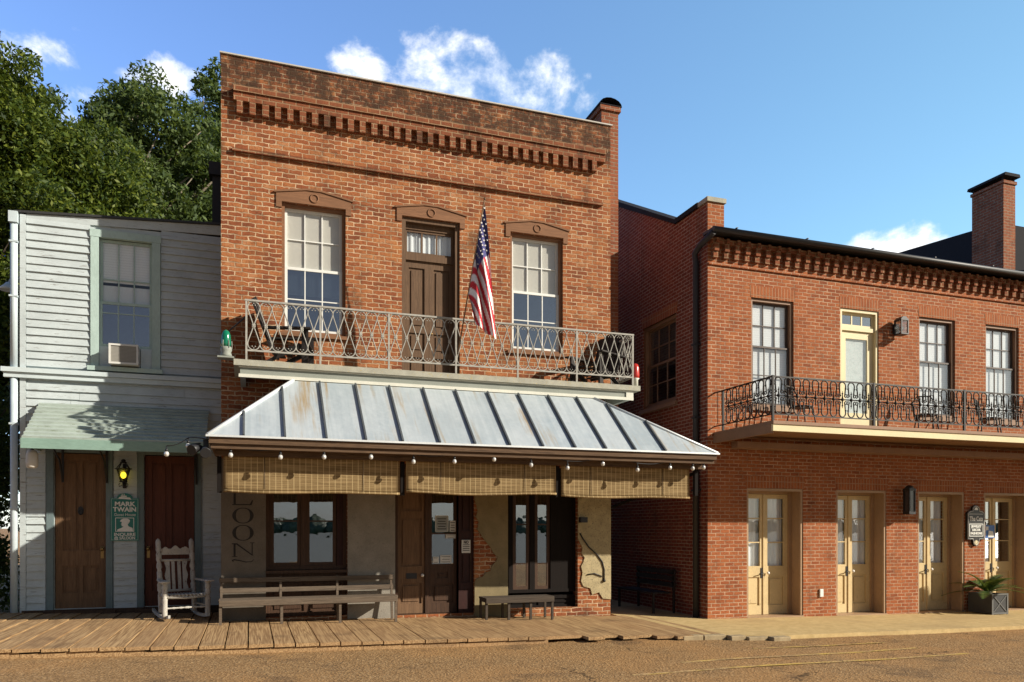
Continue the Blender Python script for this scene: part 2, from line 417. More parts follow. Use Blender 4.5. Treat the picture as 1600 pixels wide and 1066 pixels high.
def deck_mat():
    m, t, b, tc = new_mat('weathered_deck_boards', .85, .15)
    o = tc.outputs['Object']; ge = t.n('ShaderNodeNewGeometry')
    rp = ge.outputs['Random Per Island']
    sh = t.n('ShaderNodeCombineXYZ'); t.set(sh.inputs[0], t.math('MULTIPLY', rp, 37.0)); t.set(sh.inputs[1], t.math('MULTIPLY', rp, 91.0))
    v = t.vm('ADD', t.vm('MULTIPLY', o, (13, .32, 13)), sh.outputs[0])
    rings = t.noise(v, 1.1, 3, .5, .35)
    g = t.math('FRACT', t.math('MULTIPLY', rings, 7.0)); g = t.math('ABSOLUTE', t.math('SUBTRACT', g, .5))
    fine = t.noise(t.vm('ADD', t.vm('MULTIPLY', o, (75, 1.6, 75)), sh.outputs[0]), 1.2, 6, .7)
    k = t.math('ADD', t.math('MULTIPLY', g, .8), t.math('MULTIPLY', fine, .6))
    c = t.mix(t.sstep(k, .25, .80), (.22, .13, .062), (.50, .335, .17))
    c = t.mix(t.math('MULTIPLY', rp, .45), c, (.33, .20, .10))
    c = t.mix(t.math('MULTIPLY', t.sstep(t.noise(o, 1.3, 6, .6), .5, .72), .5), c, (.11, .07, .042))
    spl = t.noise(t.vm('ADD', t.vm('MULTIPLY', o, (40, .9, 40)), sh.outputs[0]), 1.0, 3, .5)
    c = t.mix(t.math('MULTIPLY', t.sstep(spl, .68, .74), .7), c, (.05, .03, .02))
    t.set(b.inputs['Base Color'], c); bump(t, b, k, .3, .004)
    return m
M['deckwood'] = deck_mat()

def galv_mat():
    m, t, b, tc = new_mat('galvanised_roof_sheet', .42, .4, .25)
    o = tc.outputs['Object']; ge = t.n('ShaderNodeNewGeometry')
    sp = t.noise(o, 9, 6, .7, .8); big = t.noise(t.vm('MULTIPLY', o, (1, .6, .6)), 1.1, 5)
    run = t.noise(t.vm('MULTIPLY', o, (11, .5, .5)), 1.0, 6, .65)
    c = t.mix(t.math('ADD', t.math('MULTIPLY', t.sstep(sp, .3, .7), .35), t.math('MULTIPLY', t.sstep(run, .3, .7), .65)), (.36, .425, .46), (.52, .575, .60))
    c = t.mix(t.math('MULTIPLY', ge.outputs['Random Per Island'], .30), c, (.62, .65, .65))
    c = t.mix(t.math('MULTIPLY', t.sstep(big, .45, .65), .35), c, (.30, .37, .41))
    st = t.noise(t.vm('MULTIPLY', o, (5.5, .35, .35)), 1.3, 6, .62)
    pa = t.noise(t.vm('MULTIPLY', o, (1.0, .8, .8)), .9, 3)
    c = t.mix(t.math('MULTIPLY', t.math('MULTIPLY', t.sstep(st, .50, .70), t.sstep(pa, .42, .58)), .85), c, (.36, .24, .09))
    t.set(b.inputs['Base Color'], c); t.set(b.inputs['Roughness'], t.math('ADD', t.math('MULTIPLY', sp, .25), .3))
    bump(t, b, t.noise(o, 2.2, 3), .30, .05)
    return m
M['galv'] = galv_mat()

def street_mat():
    m, t, b, tc = new_mat('gravelly_asphalt', .93, .12)
    o = tc.outputs['Object']
    gr = t.noise(o, 42, 5, .75); peb = t.n('ShaderNodeTexVoronoi'); t.set(peb.inputs['Vector'], o); peb.inputs['Scale'].default_value = 30
    peb2 = t.n('ShaderNodeTexVoronoi'); t.set(peb2.inputs['Vector'], t.vm('ADD', o, (3.3, 1.7, 0))); peb2.inputs['Scale'].default_value = 62
    big = t.noise(o, .40, 6, .6); pt = t.noise(t.vm('MULTIPLY', o, (1, 1.35, 1)), .95, 8, .68)
    bw1 = t.n('ShaderNodeRGBToBW'); t.set(bw1.inputs[0], peb.outputs['Color']); bw2 = t.n('ShaderNodeRGBToBW'); t.set(bw2.inputs[0], peb2.outputs['Color'])
    k = t.math('ADD', t.math('MULTIPLY', bw1.outputs[0], .45), t.math('MULTIPLY', bw2.outputs[0], .55))
    c = t.ramp(k, [(.15, (.17, .10, .045)), (.45, (.28, .168, .076)), (.62, (.35, .218, .10)), (.88, (.47, .325, .175))])
    c = t.mix(t.math('MULTIPLY', t.sstep(gr, .35, .65), .3), c, (.22, .13, .06))
    c = t.mix(t.math('MULTIPLY', t.sstep(big, .42, .62), .42), c, (.42, .225, .085))
    c = t.mix(t.math('MULTIPLY', t.sstep(pt, .53, .66), .60), c, (.12, .078, .045))
    # cracks
    cr = t.n('ShaderNodeTexVoronoi'); cr.feature = 'DISTANCE_TO_EDGE'; cr.inputs['Scale'].default_value = .38
    t.set(cr.inputs['Vector'], t.vm('ADD', o, t.vm('SCALE', t.vm('SUBTRACT', t.n('ShaderNodeTexNoise', i_Vector=o, i_Scale=1.6, i_Detail=5.0).outputs['Color'], (.5, .5, .5)), 1.1)))
    c = t.mix(t.math('MULTIPLY', t.math('MULTIPLY', t.sstep(cr.outputs[0], .012, .003), t.sstep(t.noise(o, .5, 3), .52, .62)), .75), c, (.05, .033, .02))
    sepz = t.n('ShaderNodeSeparateXYZ'); t.set(sepz.inputs[0], o)
    g = t.sstep(sepz.outputs[2], -.9, -1.4)     # the bank below the road is grass
    c = t.mix(g, c, t.mix(t.noise(o, 3, 4), (.05, .075, .02), (.11, .12, .04)))
    t.set(b.inputs['Base Color'], c)
    bump(t, b, t.math('ADD', gr, t.math('MULTIPLY', peb.outputs['Distance'], .8)), .7, .02)
    return m
M['street'] = street_mat()
def walk_mat():
    m, t, b, tc = new_mat('warm_concrete', .9, .15)
    o = tc.outputs['Object']
    n = t.noise(o, 7, 7, .7); f = t.noise(o, 70, 4, .7); big = t.noise(o, .9, 4)
    c = t.mix(t.sstep(n, .3, .7), (.45, .325, .145), (.60, .45, .22))
    c = t.mix(t.math('MULTIPLY', t.sstep(big, .5, .7), .4), c, (.32, .23, .12))
    c = t.mix(t.math('MULTIPLY', f, .25), c, (.25, .18, .1))
    t.set(b.inputs['Base Color'], c); bump(t, b, f, .35, .008)
    return m
M['walk'] = walk_mat()
def bamboo_mat():
    m, t, b, tc = new_mat('bamboo_slat_blind', .75, .2)
    sp = t.n('ShaderNodeSeparateXYZ'); t.set(sp.inputs[0], tc.outputs['Object'])
    o = tc.outputs['Object']
    fz = t.math('FRACT', t.math('DIVIDE', sp.outputs[2], .017))
    tone = t.noise(t.vm('MULTIPLY', o, (1.6, 1, 58)), 1, 3, .6)
    c = t.mix(t.sstep(tone, .3, .7), (.15, .098, .042), (.36, .255, .125))
    c = t.mix(t.math('MULTIPLY', t.sstep(fz, .25, .0), .6), c, (.10, .06, .025))
    fx = t.math('ABSOLUTE', t.math('SUBTRACT', t.math('FRACT', t.math('DIVIDE', sp.outputs[0], .083)), .5))
    c = t.mix(t.math('MULTIPLY', t.sstep(fx, .075, .045), .65), c, (.56, .43, .23))
    t.set(b.inputs['Base Color'], c); bump(t, b, fz, .6, .008)
    return m
M['bamboo'] = bamboo_mat()

# ------------------------------------------------------------------ camera, sky, sun
YAW = R(18.9); Sy, Cy = math.sin(YAW), math.cos(YAW)
cam = bpy.data.cameras.new('camera'); co = bpy.data.objects.new('camera', cam); COL.objects.link(co)
co.location = (.428, -13.25, 1.5); co.rotation_euler = (R(90), 0, -YAW)
cam.sensor_width = 36; cam.lens = 27; cam.shift_y = .1825; cam.clip_end = 5000; SC.camera = co
SUN = Vector((1.45, -1, .87)).normalized()
sl = bpy.data.lights.new('sun', 'SUN'); sl.energy = 5.0; sl.angle = R(.5); sl.color = (1.0, .91, .77)
so = bpy.data.objects.new('sun', sl); COL.objects.link(so); so.rotation_euler = SUN.to_track_quat('Z', 'Y').to_euler(); so.location = (20, -20, 20)

W = bpy.data.worlds.new('World'); SC.world = W; W.use_nodes = True
wt = NT(W.node_tree); bg = W.node_tree.nodes['Background']
sky = wt.n('ShaderNodeTexSky'); sky.sky_type = 'NISHITA'; sky.sun_disc = False
sky.sun_elevation = math.asin(SUN.z); sky.sun_rotation = math.atan2(SUN.x, SUN.y); sky.air_density = 1.0; sky.dust_density = .6; sky.ozone_density = 2.0
tcw = wt.n('ShaderNodeTexCoord'); D = tcw.outputs['Generated']
SKYK = .075
def pdir(px, py):
    k = (px - 800) / 1200; u = (825 - py) / 1200
    return Vector((Sy + Cy * k, Cy - Sy * k, u)).normalized()
hs = wt.n('ShaderNodeHueSaturation'); hs.inputs['Saturation'].default_value = 1.04; hs.inputs['Value'].default_value = 1.0
W.node_tree.links.new(sky.outputs[0], hs.inputs['Color'])
csum = None
wisp = wt.noise(wt.vm('MULTIPLY', D, (1, 1, 1.3)), 9, 9, .62, .25)
puff = wt.noise(wt.vm('MULTIPLY', D, (1, 1, 1.2)), 22, 7, .6)
tex = wt.math('ADD', wt.math('MULTIPLY', wisp, .62), wt.math('MULTIPLY', puff, .38))
# sky position (as seen looking at the houses), half width, half height, thickness
for (px, py, hw, hh, amt) in [(765, 138, 150, 62, 1.18), (690, 115, 62, 58, .95), (560, 102, 50, 32, .80), (45, 70, 60, 80, .62), (110, 165, 60, 45, .55), (250, 128, 60, 18, .4), (1385, 392, 95, 36, 1.25), (1330, 385, 30, 10, .7), (290, 120, 60, 25, .6)]:
    d = pdir(px, py); rt = Vector((d.y, -d.x, 0)).normalized(); up = rt.cross(d).normalized()
    dv = wt.vm('SUBTRACT', D, tuple(d))
    a = wt.math('DIVIDE', wt.vm('DOT_PRODUCT', dv, tuple(rt), 1), hw / 1200 * .85)
    b_ = wt.math('DIVIDE', wt.vm('DOT_PRODUCT', dv, tuple(up), 1), hh / 1200 * .85)
    r2 = wt.math('ADD', wt.math('MULTIPLY', a, a), wt.math('MULTIPLY', b_, b_))
    e = wt.math('SUBTRACT', 1.0, wt.math('MULTIPLY', r2, .62))
    v = wt.math('ADD', wt.math('MULTIPLY', e, .44 * amt), wt.math('MULTIPLY', wt.math('SUBTRACT', tex, .5), 2.4))
    front = wt.math('GREATER_THAN', wt.vm('DOT_PRODUCT', D, tuple(d), 1), .5)
    c_ = wt.math('MULTIPLY', wt.sstep(v, .16, .62), front)
    csum = c_ if csum is None else wt.math('MAXIMUM', csum, c_)
ccol = wt.mix(wt.sstep(tex, .42, .62), (.86 / SKYK, .90 / SKYK, .95 / SKYK), (1.05 / SKYK, 1.03 / SKYK, 1.0 / SKYK))
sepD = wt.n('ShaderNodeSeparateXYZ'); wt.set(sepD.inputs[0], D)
gain = wt.math('ADD', wt.math('MULTIPLY', wt.sstep(sepD.outputs[1], -.5, .75), 1.80), .60)     # made by direction: sky dimmed over the river to cut fill, boosted over roofs
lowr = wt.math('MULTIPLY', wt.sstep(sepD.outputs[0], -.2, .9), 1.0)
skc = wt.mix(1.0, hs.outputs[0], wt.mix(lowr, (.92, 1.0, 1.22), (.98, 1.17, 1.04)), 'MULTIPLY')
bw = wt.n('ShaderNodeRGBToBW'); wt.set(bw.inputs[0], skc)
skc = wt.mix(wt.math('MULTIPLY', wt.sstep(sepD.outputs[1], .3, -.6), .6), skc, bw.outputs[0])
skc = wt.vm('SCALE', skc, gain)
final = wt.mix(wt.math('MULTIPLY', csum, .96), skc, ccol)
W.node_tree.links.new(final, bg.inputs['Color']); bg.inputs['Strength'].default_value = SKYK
SC.view_settings.view_transform = 'Standard'; SC.view_settings.look = 'None'; SC.view_settings.exposure = .54; SC.view_settings.gamma = 1

# ------------------------------------------------------------------ ground
def street():
    mb = MB()
    xs = [-1500, -300, -80, -40, -25, -15] + [-10 + .8 * i for i in range(40)] + [25, 30, 45, 80, 300, 1500]
    ys = [-1800, -760, -700, -60, -40, -28, -24, -18] + [-14 + .6 * i for i in range(24)] + [4, 8, 20, 60, 400, 1500]
    V = {}
    for i, x in enumerate(xs):
        for j, y in enumerate(ys):
            z = gz(x) - .12
            if 3.5 < x: z += .055 * min(1, (x - 3.5) / 3)
            if y < -24: z += max(-9.0, (y + 24) * .16) if y > -720 else -3.7
            else: z += rnd.uniform(-.006, .006)
            V[i, j] = mb.bm.verts.new((x, y, z))
    for i in range(len(xs) - 1):
        for j in range(len(ys) - 1):
            f = mb.bm.faces.new((V[i, j], V[i + 1, j], V[i + 1, j + 1], V[i, j + 1])); f.smooth = True
    tag(mb.build('street', M['street']), kind='structure')
street()
def river():
    m, t, b, tc = new_mat('river_water', .35, .4)
    b.inputs['Base Color'].default_value = (.16, .15, .11, 1)
    bump(t, b, t.noise(t.vm('MULTIPLY', tc.outputs['Object'], (.12, .5, 1)), 1.0, 5), 0.05, .2)
    mb = MB(); mb.face([(-1500, -790, -4.2), (1500, -790, -4.2), (1500, -46, -4.2), (-1500, -46, -4.2)])
    tag(mb.build('river', m), kind='structure')
river()
def far_wood():
    mb = MB(); g = random.Random(3); pts = []
    lm = leaf_mat('far_wood_foliage', [(.03, .04, .02), (.06, .075, .03)], 0)
    for row in range(3):
        x = -1200
        while x < 1200:
            r_ = g.uniform(7, 15); h = g.uniform(9, 17)
            mb.lathe([(r_ * .7, -6), (r_, h * .35), (r_ * .85, h * .65), (r_ * .45, h * .93), (.3, h)], (x, -775 - row * 16 + g.uniform(-8, 8), -3), 7)
            x += r_ * 1.3
    tag(mb.build('far_wood', lm), 'dark line of trees along the far river bank', 'woodland', kind='stuff')
far_wood()

def boardwalk():
    mb = MB(); g = random.Random(11); x = -6.2
    while x < 7.3:
        w = g.uniform(.27, .32); xm = x + w / 2
        y0 = -2.75 if x < 4.4 else -2.75 + g.choice([-.06, .0, .05, .12]) - .05 * (x - 4.4)
        y1 = 1.42 if xm < -.02 else -.02
        z = gz(xm); j = [g.uniform(-.004, .004) for _ in range(4)]
        x0, x1 = x + .009, x + w - .009
        n = 1
        t0, t1 = z + j[0], z + j[1]; t2, t3 = z + j[2], z + j[3]
        v = [mb.bm.verts.new(p) for p in ((x0, y0, z - .045), (x1, y0, z - .045), (x1, y1, z - .045), (x0, y1, z - .045), (x0, y0, t0), (x1, y0, t1), (x1, y1, t2), (x0, y1, t3))]
        for q in ((0, 3, 2, 1), (4, 5, 6, 7), (0, 1, 5, 4), (1, 2, 6, 5), (2, 3, 7, 6), (3, 0, 4, 7)): mb.bm.faces.new([v[i] for i in q])
        x += w
    # edge joist under the board ends
    for k in range(8):
        xa = -6.2 + k * 1.35; xb = xa + 1.345; za = gz((xa + xb) / 2)
        mb.box(xa, xb, -2.72, -2.66, za - .16, za - .05)
    tag(mb.build('boardwalk', M['deckwood']), kind='structure')
boardwalk()
def sidewalk():
    mb = MB(); xs = [7.1, 7.6, 8.0, 8.62, 10, 11.5, 13, 14.5, 16, 18, 22, 28]
    def yf(x): return -2.75 - .3 * min(1, (x - 7) / 1.2) + .022 * max(0, x - 8.2)
    for a, b in zip(xs, xs[1:]):
        for (ya, yb, lo) in ((None, -.70, 0),):
            A = [(a, yf(a), gz(a)), (b, yf(b), gz(b)), (b, .2, gz(b)), (a, .2, gz(a))]
            mb.face(A)
            mb.face([(a, yf(a), gz(a) - .2), (b, yf(b), gz(b) - .2), (b, yf(b), gz(b)), (a, yf(a), gz(a))])
    mb.face([(7.1, .2, gz(7.1)), (8.7, .2, gz(8.6)), (8.7, 7, gz(8.6)), (7.1, 7, gz(7.1))])
    mb.face([(7.1, yf(7.1), gz(7.1) - .2), (7.1, yf(7.1), gz(7.1)), (7.1, 7, gz(7.1)), (7.1, 7, gz(7.1) - .2)])
    tag(mb.build('sidewalk', M['walk']), kind='structure')
    k = MB(); g = random.Random(5); x = 6.75
    while x < 8.35:
        w = g.uniform(.28, .42); y = yf(max(7.1, x)) - .005
        k.box(x, x + w - .012, y - .16 + g.uniform(-.02, .02), y - .004, gz(x) - .2, gz(x) - .004 + g.uniform(-.012, .006)); x += w
    k.bevel(.012); tag(k.build('kerb', M['kerbstone']), kind='structure')
sidewalk()
def road_paint():
    m, t, b, tc = new_mat('worn_yellow_paint', .9, .12)
    o = tc.outputs['Object']
    g2 = t.noise(o, 17, 6, .72)
    base = t.mix(t.sstep(g2, .36, .62), (.17, .11, .055), (.50, .33, .16))
    wn = t.noise(t.vm('MULTIPLY', o, (1.2, 6, 1)), 2.2, 7, .7)
    t.set(b.inputs['Base Color'], t.mix(t.math('MULTIPLY', t.sstep(wn, .46, .58), .8), base, (.56, .38, .09))); bump(t, b, g2, .6, .02)
    mb = MB()
    for (xa, ya, xb, yb, w) in ((5.6, -4.75, 9.9, -4.32, .045), (4.6, -5.35, 10.2, -4.92, .04), (7.3, -3.9, 9.9, -3.72, .03)):
        n = 14
        for i in range(n):
            p = [(xa + (xb - xa) * q, ya + (yb - ya) * q) for q in (i / n, (i + 1) / n)]
            z = [gz(x) - .12 + .055 * min(1, max(0, (x - 3.5) / 3)) + .008 for x, _ in p]
            mb.face([(p[0][0], p[0][1] - w, z[0]), (p[1][0], p[1][1] - w, z[1]), (p[1][0], p[1][1] + w, z[1]), (p[0][0], p[0][1] + w, z[0])])
    tag(mb.build('road_markings', m), kind='structure')
road_paint()

# ------------------------------------------------------------------ window and door kit
def sash(frame, x0, x1, z0, z1, y, cols, rows, mat, gmat, fw=.045, mw=.018, d=.035, skew=None):
    mb = MB(); mb.rect(x0, x1, z0, z1, fw, y, y + d)
    ix0, ix1, iz0, iz1 = x0 + fw, x1 - fw, z0 + fw, z1 - fw
    for i in range(1, cols):
        x = ix0 + (ix1 - ix0) * i / cols; mb.box(x - mw / 2, x + mw / 2, y + .006, y + d - .006, iz0, iz1)
    zs = skew or [i / rows for i in range(1, rows)]
    for q in zs:
        z = iz0 + (iz1 - iz0) * q
        xs = [ix0] + [ix0 + (ix1 - ix0) * i / cols for i in range(1, cols)] + [ix1]
        for k, (a, b) in enumerate(zip(xs, xs[1:])):
            mb.box(a + (mw / 2 if k else 0), b - (mw / 2 if k < cols - 1 else 0), y + .006, y + d - .006, z - mw / 2, z + mw / 2)
    mb.build('sash', mat, frame)
    g = MB(); g.box(ix0 - .004, ix1 + .004, y + d * .45, y + d * .55, iz0 - .004, iz1 + .004); g.build('glass', gmat, frame)
def panelled(mb, x0, x1, z0, z1, y, panels, d=.045, rec=.026):
    """door leaf with sunk panels; panels: list of (xa,xb,za,zb) absolute"""
    mb.wall(x0, x1, z0, z1, panels, y, rec)
    for a, b, c, e in panels:
        mb.box(a, b, y + rec, y + d - .002, c, e)
        m_ = .045
        mb.box(a + m_, b - m_, y + rec * .35, y + rec - .001, c + m_, e - m_)
    mb.box(x0, x1, y + d, y + d + .004, z0, z1)
    mb.face([(x0, y, z0), (x0, y + d, z0), (x0, y + d, z1), (x0, y, z1)]); mb.face([(x1, y, z0), (x1, y, z1), (x1, y + d, z1), (x1, y + d, z0)])
    return mb

# ------------------------------------------------------------------ saloon (middle brick building)
sal = thing('brick_saloon', 'tall old red brick saloon with dentil cornice, iron balcony and metal porch roof', 'building', (3.475, 0, 0))
UW = [(.94, 1.98, 4.74, 6.90), (4.93, 5.97, 4.74, 6.90)]
UD = (2.94, 3.98, 4.02, 6.93)
LO = [(.69, 2.01, .02, 2.62), (2.82, 4.25, -.02, 2.62), (4.88, 6.27, .02, 2.62)]
mb = MB(); mb.wall(0, 6.95, -.6, 9.16, UW + [UD] + LO, 0, .22)
mb.build('front_wall', M['brick_old'], sal)
mb = MB()
mb.face([(0, 0, -.6), (0, 12, -.6), (0, 12, 9.16), (0, 0, 9.16)]); mb.face([(6.95, 0, -.6), (6.95, 0, 9.16), (6.95, 12, 8.2), (6.95, 12, -.6)])
mb.face([(0, 12, -.6), (6.95, 12, -.6), (6.95, 12, 8.2), (0, 12, 9.16)])
mb.build('side_walls', M['brick_old_side'], sal)
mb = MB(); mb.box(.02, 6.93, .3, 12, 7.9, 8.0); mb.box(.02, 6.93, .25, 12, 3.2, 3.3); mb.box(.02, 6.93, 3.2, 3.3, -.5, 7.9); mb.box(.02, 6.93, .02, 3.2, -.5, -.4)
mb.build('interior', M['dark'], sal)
mb = MB(); mb.box(-.02, 6.98, -.03, .30, 9.162, 9.185); mb.build('parapet_coping', M['coping'], sal)
mb = MB()   # corbel bands and dentils
mb.box(.19, 6.80, -.13, 0, 8.54, 8.63); mb.box(.19, 6.80, -.10, 0, 8.405, 8.54)
g = random.Random(4)
n = 33; pitch = (6.72 - .24) / n
for i in range(n):
    x = .24 + i * pitch
    mb.box(x, x + pitch * .50 + g.uniform(-.006, .006), -.098 + g.uniform(-.004, .004), 0, 8.205 + g.uniform(-.006, .006), 8.405)
mb.build('dentil_cornice', M['brick_trim'], sal)
mb = MB(); mb.box(.17, 6.76, -.065, 0, 7.60, 7.655); mb.build('string_course', M['brick_trim'], sal)

def pediment(x0, x1, z0, zs, za, mid):
    mb = MB(); mb.prism([(x0 - .09, z0 - .10), (x0, z0 - .10), (x0, z0), (x1, z0), (x1, z0 - .10), (x1 + .09, z0 - .10), (x1 + .09, zs), (mid + .12, za), (mid - .12, za), (x0 - .09, zs)], -.022, 0)
    for a, b in (((x0 - .12, zs), (mid - .12, za)), ((mid + .12, za), (x1 + .12, zs))):
        mb.prism([a, b, (b[0], b[1] + .03), (a[0], a[1] + .03)], -.04, 0)
    mb.prism([(mid - .12, za), (mid + .12, za), (mid + .12, za + .03), (mid - .12, za + .03)], -.04, 0)
    p = mb.build('lintel', M['trimbrown'], sal)
    r_ = MB(); c = (za + z0) / 2 - .005
    r_.tube([(mid + .065 * math.cos(a), -.026, c + .065 * math.sin(a)) for a in [2 * math.pi * i / 20 for i in range(20)]], .013, 6, True)
    r_.build('roundel', M['trimbrown'], p)
for (x0, x1, z0, z1), bl in zip(UW, (5.15, 5.15)):
    mid = (x0 + x1) / 2
    pediment(x0, x1, z1, z1 + .13, z1 + .225, mid)
    fr = MB(); fr.rect(x0, x1, z0, z1, .05, .045, .20); fr.box(x0 - .06, x1 + .06, -.05, .045, z0 - .06, z0 - .003)
    w = fr.build('window', M['trimbrown'], sal)
    sx0, sx1 = (x0 + .05, x1 - .05)
    sash(w, sx0, sx1, 5.82, z1 - .05, .125, 3, 2, M['white'], M['glass'])
    sash(w, sx0, sx1, z0 + .05, 5.862, .085, 3, 2, M['white'], M['glass_dark'])
    b = MB(); b.box(sx0 + .03, sx1 - .03, .162, .167, 5.42 if x0 < 2 else 5.84, z1 - .05); b.build('roller_blind', M['blindwhite'], w)
# balcony door
pediment(UD[0], UD[1], UD[3], UD[3] + .12, UD[3] + .215, 3.46)
fr = MB(); fr.rect(UD[0], UD[1], UD[2], UD[3], .075, .03, .21, wb=0); fr.box(3.015, 3.905, .12, .21, 6.22, 6.33); fr.box(3.015, 3.905, .12, .21, 6.76, 6.855)
dr = fr.build('balcony_door', M['doorbrown'], sal)
sash(dr, 3.02, 3.90, 6.33, 6.76, .14, 3, 1, M['doorbrown'], M['glass'], fw=.04, mw=.03)
c = MB()
for i in range(44):
    x = 3.06 + i * .0185; c.face([(x, .20 + .012 * math.sin(i * 1.1), 6.36), (x + .0185, .20 + .012 * math.sin(i * 1.1 + 1.1), 6.36), (x + .0185, .20 + .012 * math.sin(i * 1.1 + 1.1), 6.73), (x, .20 + .012 * math.sin(i * 1.1), 6.73)], True)
c.build('curtain', M['curtain'], dr)
lf = MB()
for a, b in ((3.015, 3.458), (3.462, 3.905)):
    panelled(lf, a, b, 4.03, 6.22, .16, [(a + .08, b - .08, 5.05, 6.10), (a + .08, b - .08, 4.62, 4.95), (a + .08, b - .08, 4.13, 4.52)])
lf.build('door_leaves', M['doorbrown'], dr)
kb = MB(); kb.ball((3.50, .145, 4.95), .022); kb.build('door_knob', M['brass'], dr)

# ground floor stucco
def stucco(poly, mat, label=None, y=-.022):
    mb = MB(); mb.prism(poly, y, -.001); p = mb.build('stucco_panel', mat, sal)
    if label: p['label'] = label
    return p
pil = stucco([(0.0, -.55), (.69, -.55), (.69, 2.62), (0.0, 2.62)], M['plaster_dark'], 'dark stucco pilaster with faded stacked letters')
stucco([(2.01, -.55), (2.82, -.55), (2.82, 2.62), (2.01, 2.62)], M['plaster'])
g = random.Random(8)
edge = [(4.27, 1.95), (4.31, 1.80), (4.27, 1.70), (4.33, 1.60), (4.30, 1.47), (4.37, 1.38), (4.42, 1.30), (4.47, 1.24), (4.55, 1.15), (4.60, 1.05), (4.68, .97), (4.66, .90), (4.58, .83), (4.55, .72), (4.46, .70), (4.40, .62), (4.30, .60), (4.26, .55)]
stucco([(4.25, 2.62)] + [(4.25, 2.0)] + edge + [(4.25, .50), (4.25, -.55), (4.88, -.55), (4.88, 2.62)][0:4], M['plaster_shaded'], 'yellowed stucco broken away to show brick')
stucco([(6.27, 2.62), (6.27, 1.30), (6.31, 1.22), (6.36, 1.12), (6.34, 1.02), (6.40, .95), (6.38, .86), (6.33, .78), (6.36, .66), (6.33, .50), (6.38, .40), (6.52, .36), (6.56, .24), (6.70, .28), (6.78, .16), (6.95, .14), (6.95, 2.62)], M['plaster_yellow'], 'yellowed stucco flaking off the right pier')
mb = MB(); mb.tube([(6.30, -.035, 1.40), (6.36, -.035, 1.30), (6.48, -.035, 1.14), (6.66, -.035, .99), (6.76, -.035, .86), (6.80, -.035, .72), (6.80, -.035, .52)], .013, 6); mb.ball((6.80, -.04, .50), .03, 6); mb.tube([(6.45, -.035, .62), (6.60, -.038, .64), (6.76, -.038, .58)], .011, 5)
mb.build('wall_cable', M['blackmetal'], sal)
mb = MB(); mb.box(6.28, 6.42, -.12, -.023, 1.60, 1.70); mb.build('junction_box', M['blackmetal'], sal)
# exposed brick behind the breaks is the front wall itself
def letters():
    mb = MB(); y0, y1 = -.026, -.021
    def stem(x0, x1, z0, z1, serif=.03):
        mb.box(x0, x1, y0, y1, z0, z1)
    # S A (behind the blinds)
    text_into(mb, 'S', .34, .335, 2.46, -.024, wid=.27); text_into(mb, 'A', .34, .335, 2.17, -.024, wid=.31)
    # L
    mb.box(.19, .225, y0, y1, 1.87, 2.06); mb.box(.17, .19, y0, y1, 1.87, 1.885); mb.box(.225, .47, y0, y1, 1.87, 1.887); mb.prism([(.47, 1.87), (.49, 1.95), (.475, 1.95), (.44, 1.887)], y0, y1)
    for zc in (1.70, 1.42):
        n = 28
        for i in range(n):
            a, b = 2 * math.pi * i / n, 2 * math.pi * (i + 1) / n
            def P(t, inner):
                w = .012 + .045 * abs(math.cos(t)) if inner else 0
                return (.335 + (.165 - w) * math.cos(t), zc + (.128 - (.012 if inner else 0)) * math.sin(t))
            mb.prism([P(a, 0), P(b, 0), P(b, 1), P(a, 1)], y0, y1)
    # N
    mb.box(.19, .222, y0, y1, 1.04, 1.25); mb.prism([(.165, 1.25), (.245, 1.25), (.50, 1.05), (.47, 1.05), (.225, 1.235), (.165, 1.235)], y0, y1 - .001); mb.box(.468, .484, y0 - .001, y1, 1.06, 1.25)
    mb.box(.165, .248, y0, y1, 1.028, 1.039); mb.box(.44, .51, y0, y1, 1.251, 1.262)
    # flourish
    mb.tube([(.19, -.022, .955), (.175, -.022, .975), (.20, -.022, .985), (.28, -.022, .97), (.38, -.022, .945), (.47, -.022, .95), (.50, -.022, .985)], [.012, .014, .012, .010, .009, .008, .004], 5)
    mb.build('painted_letters', M['letter'], pil)
letters()

def saloon_window(x0, x1, dark, p0, p1, p2, p3):
    fm, shm = (M['blackish'], M['blackish']) if dark else (M['saloonwood'], M['shutter'])
    zb = .30 if dark else .80
    fr = MB(); fr.rect(x0, x1, zb, 2.62, .06, .10, .22); fr.box(p1 + .045, p2 - .045, .12, .20, zb + .06, 2.56)
    if not dark: fr.box(x0, x1, -.03, .10, .745, .795)
    w = fr.build('saloon_window', fm, sal)
    for a, b in ((p0 - .05, p1 + .044), (p2 - .044, p3 + .05)):
        sash(w, a, b, zb + .06, 2.56, .14, 1, 2, M['saloonwood'], M['glass_dark'], fw=.06, mw=.022, skew=[.20, .55, .82] if dark else [.44, .80])
    pn = MB(); pn.box(p3 + .055, x1 - .06, .11, .19, zb + .06, 2.56); pn.build('shutter', shm, w)
    if p0 - .055 > x0 + .06:
        q = MB(); q.box(x0 + .06, p0 - .055, .13, .19, zb + .06, 2.56); q.build('filler_board', fm, w)
    ap = MB(); xm = (x0 + x1) / 2; zt = zb - .06
    panelled(ap, x0, x1, .0, zt, .12, [(x0 + .09, xm - .05, .06, zt - .06), (xm + .05, x1 - .09, .06, zt - .06)]) if dark else panelled(ap, x0, x1, .0, .74, .12, [(x0 + .09, xm - .05, .10, .62), (xm + .05, x1 - .09, .10, .62)])
    ap.build('apron_panel', fm, w)
    bk = MB(); bk.box(x0 + .08, x1 - .08, .5, .51, .4, 2.5); bk.build('curtain', M['curtain_dark'], w)
saloon_window(.69, 2.01, False, .81, 1.21, 1.38, 1.79)
saloon_window(4.88, 6.27, True, 5.08, 5.31, 5.50, 5.71)
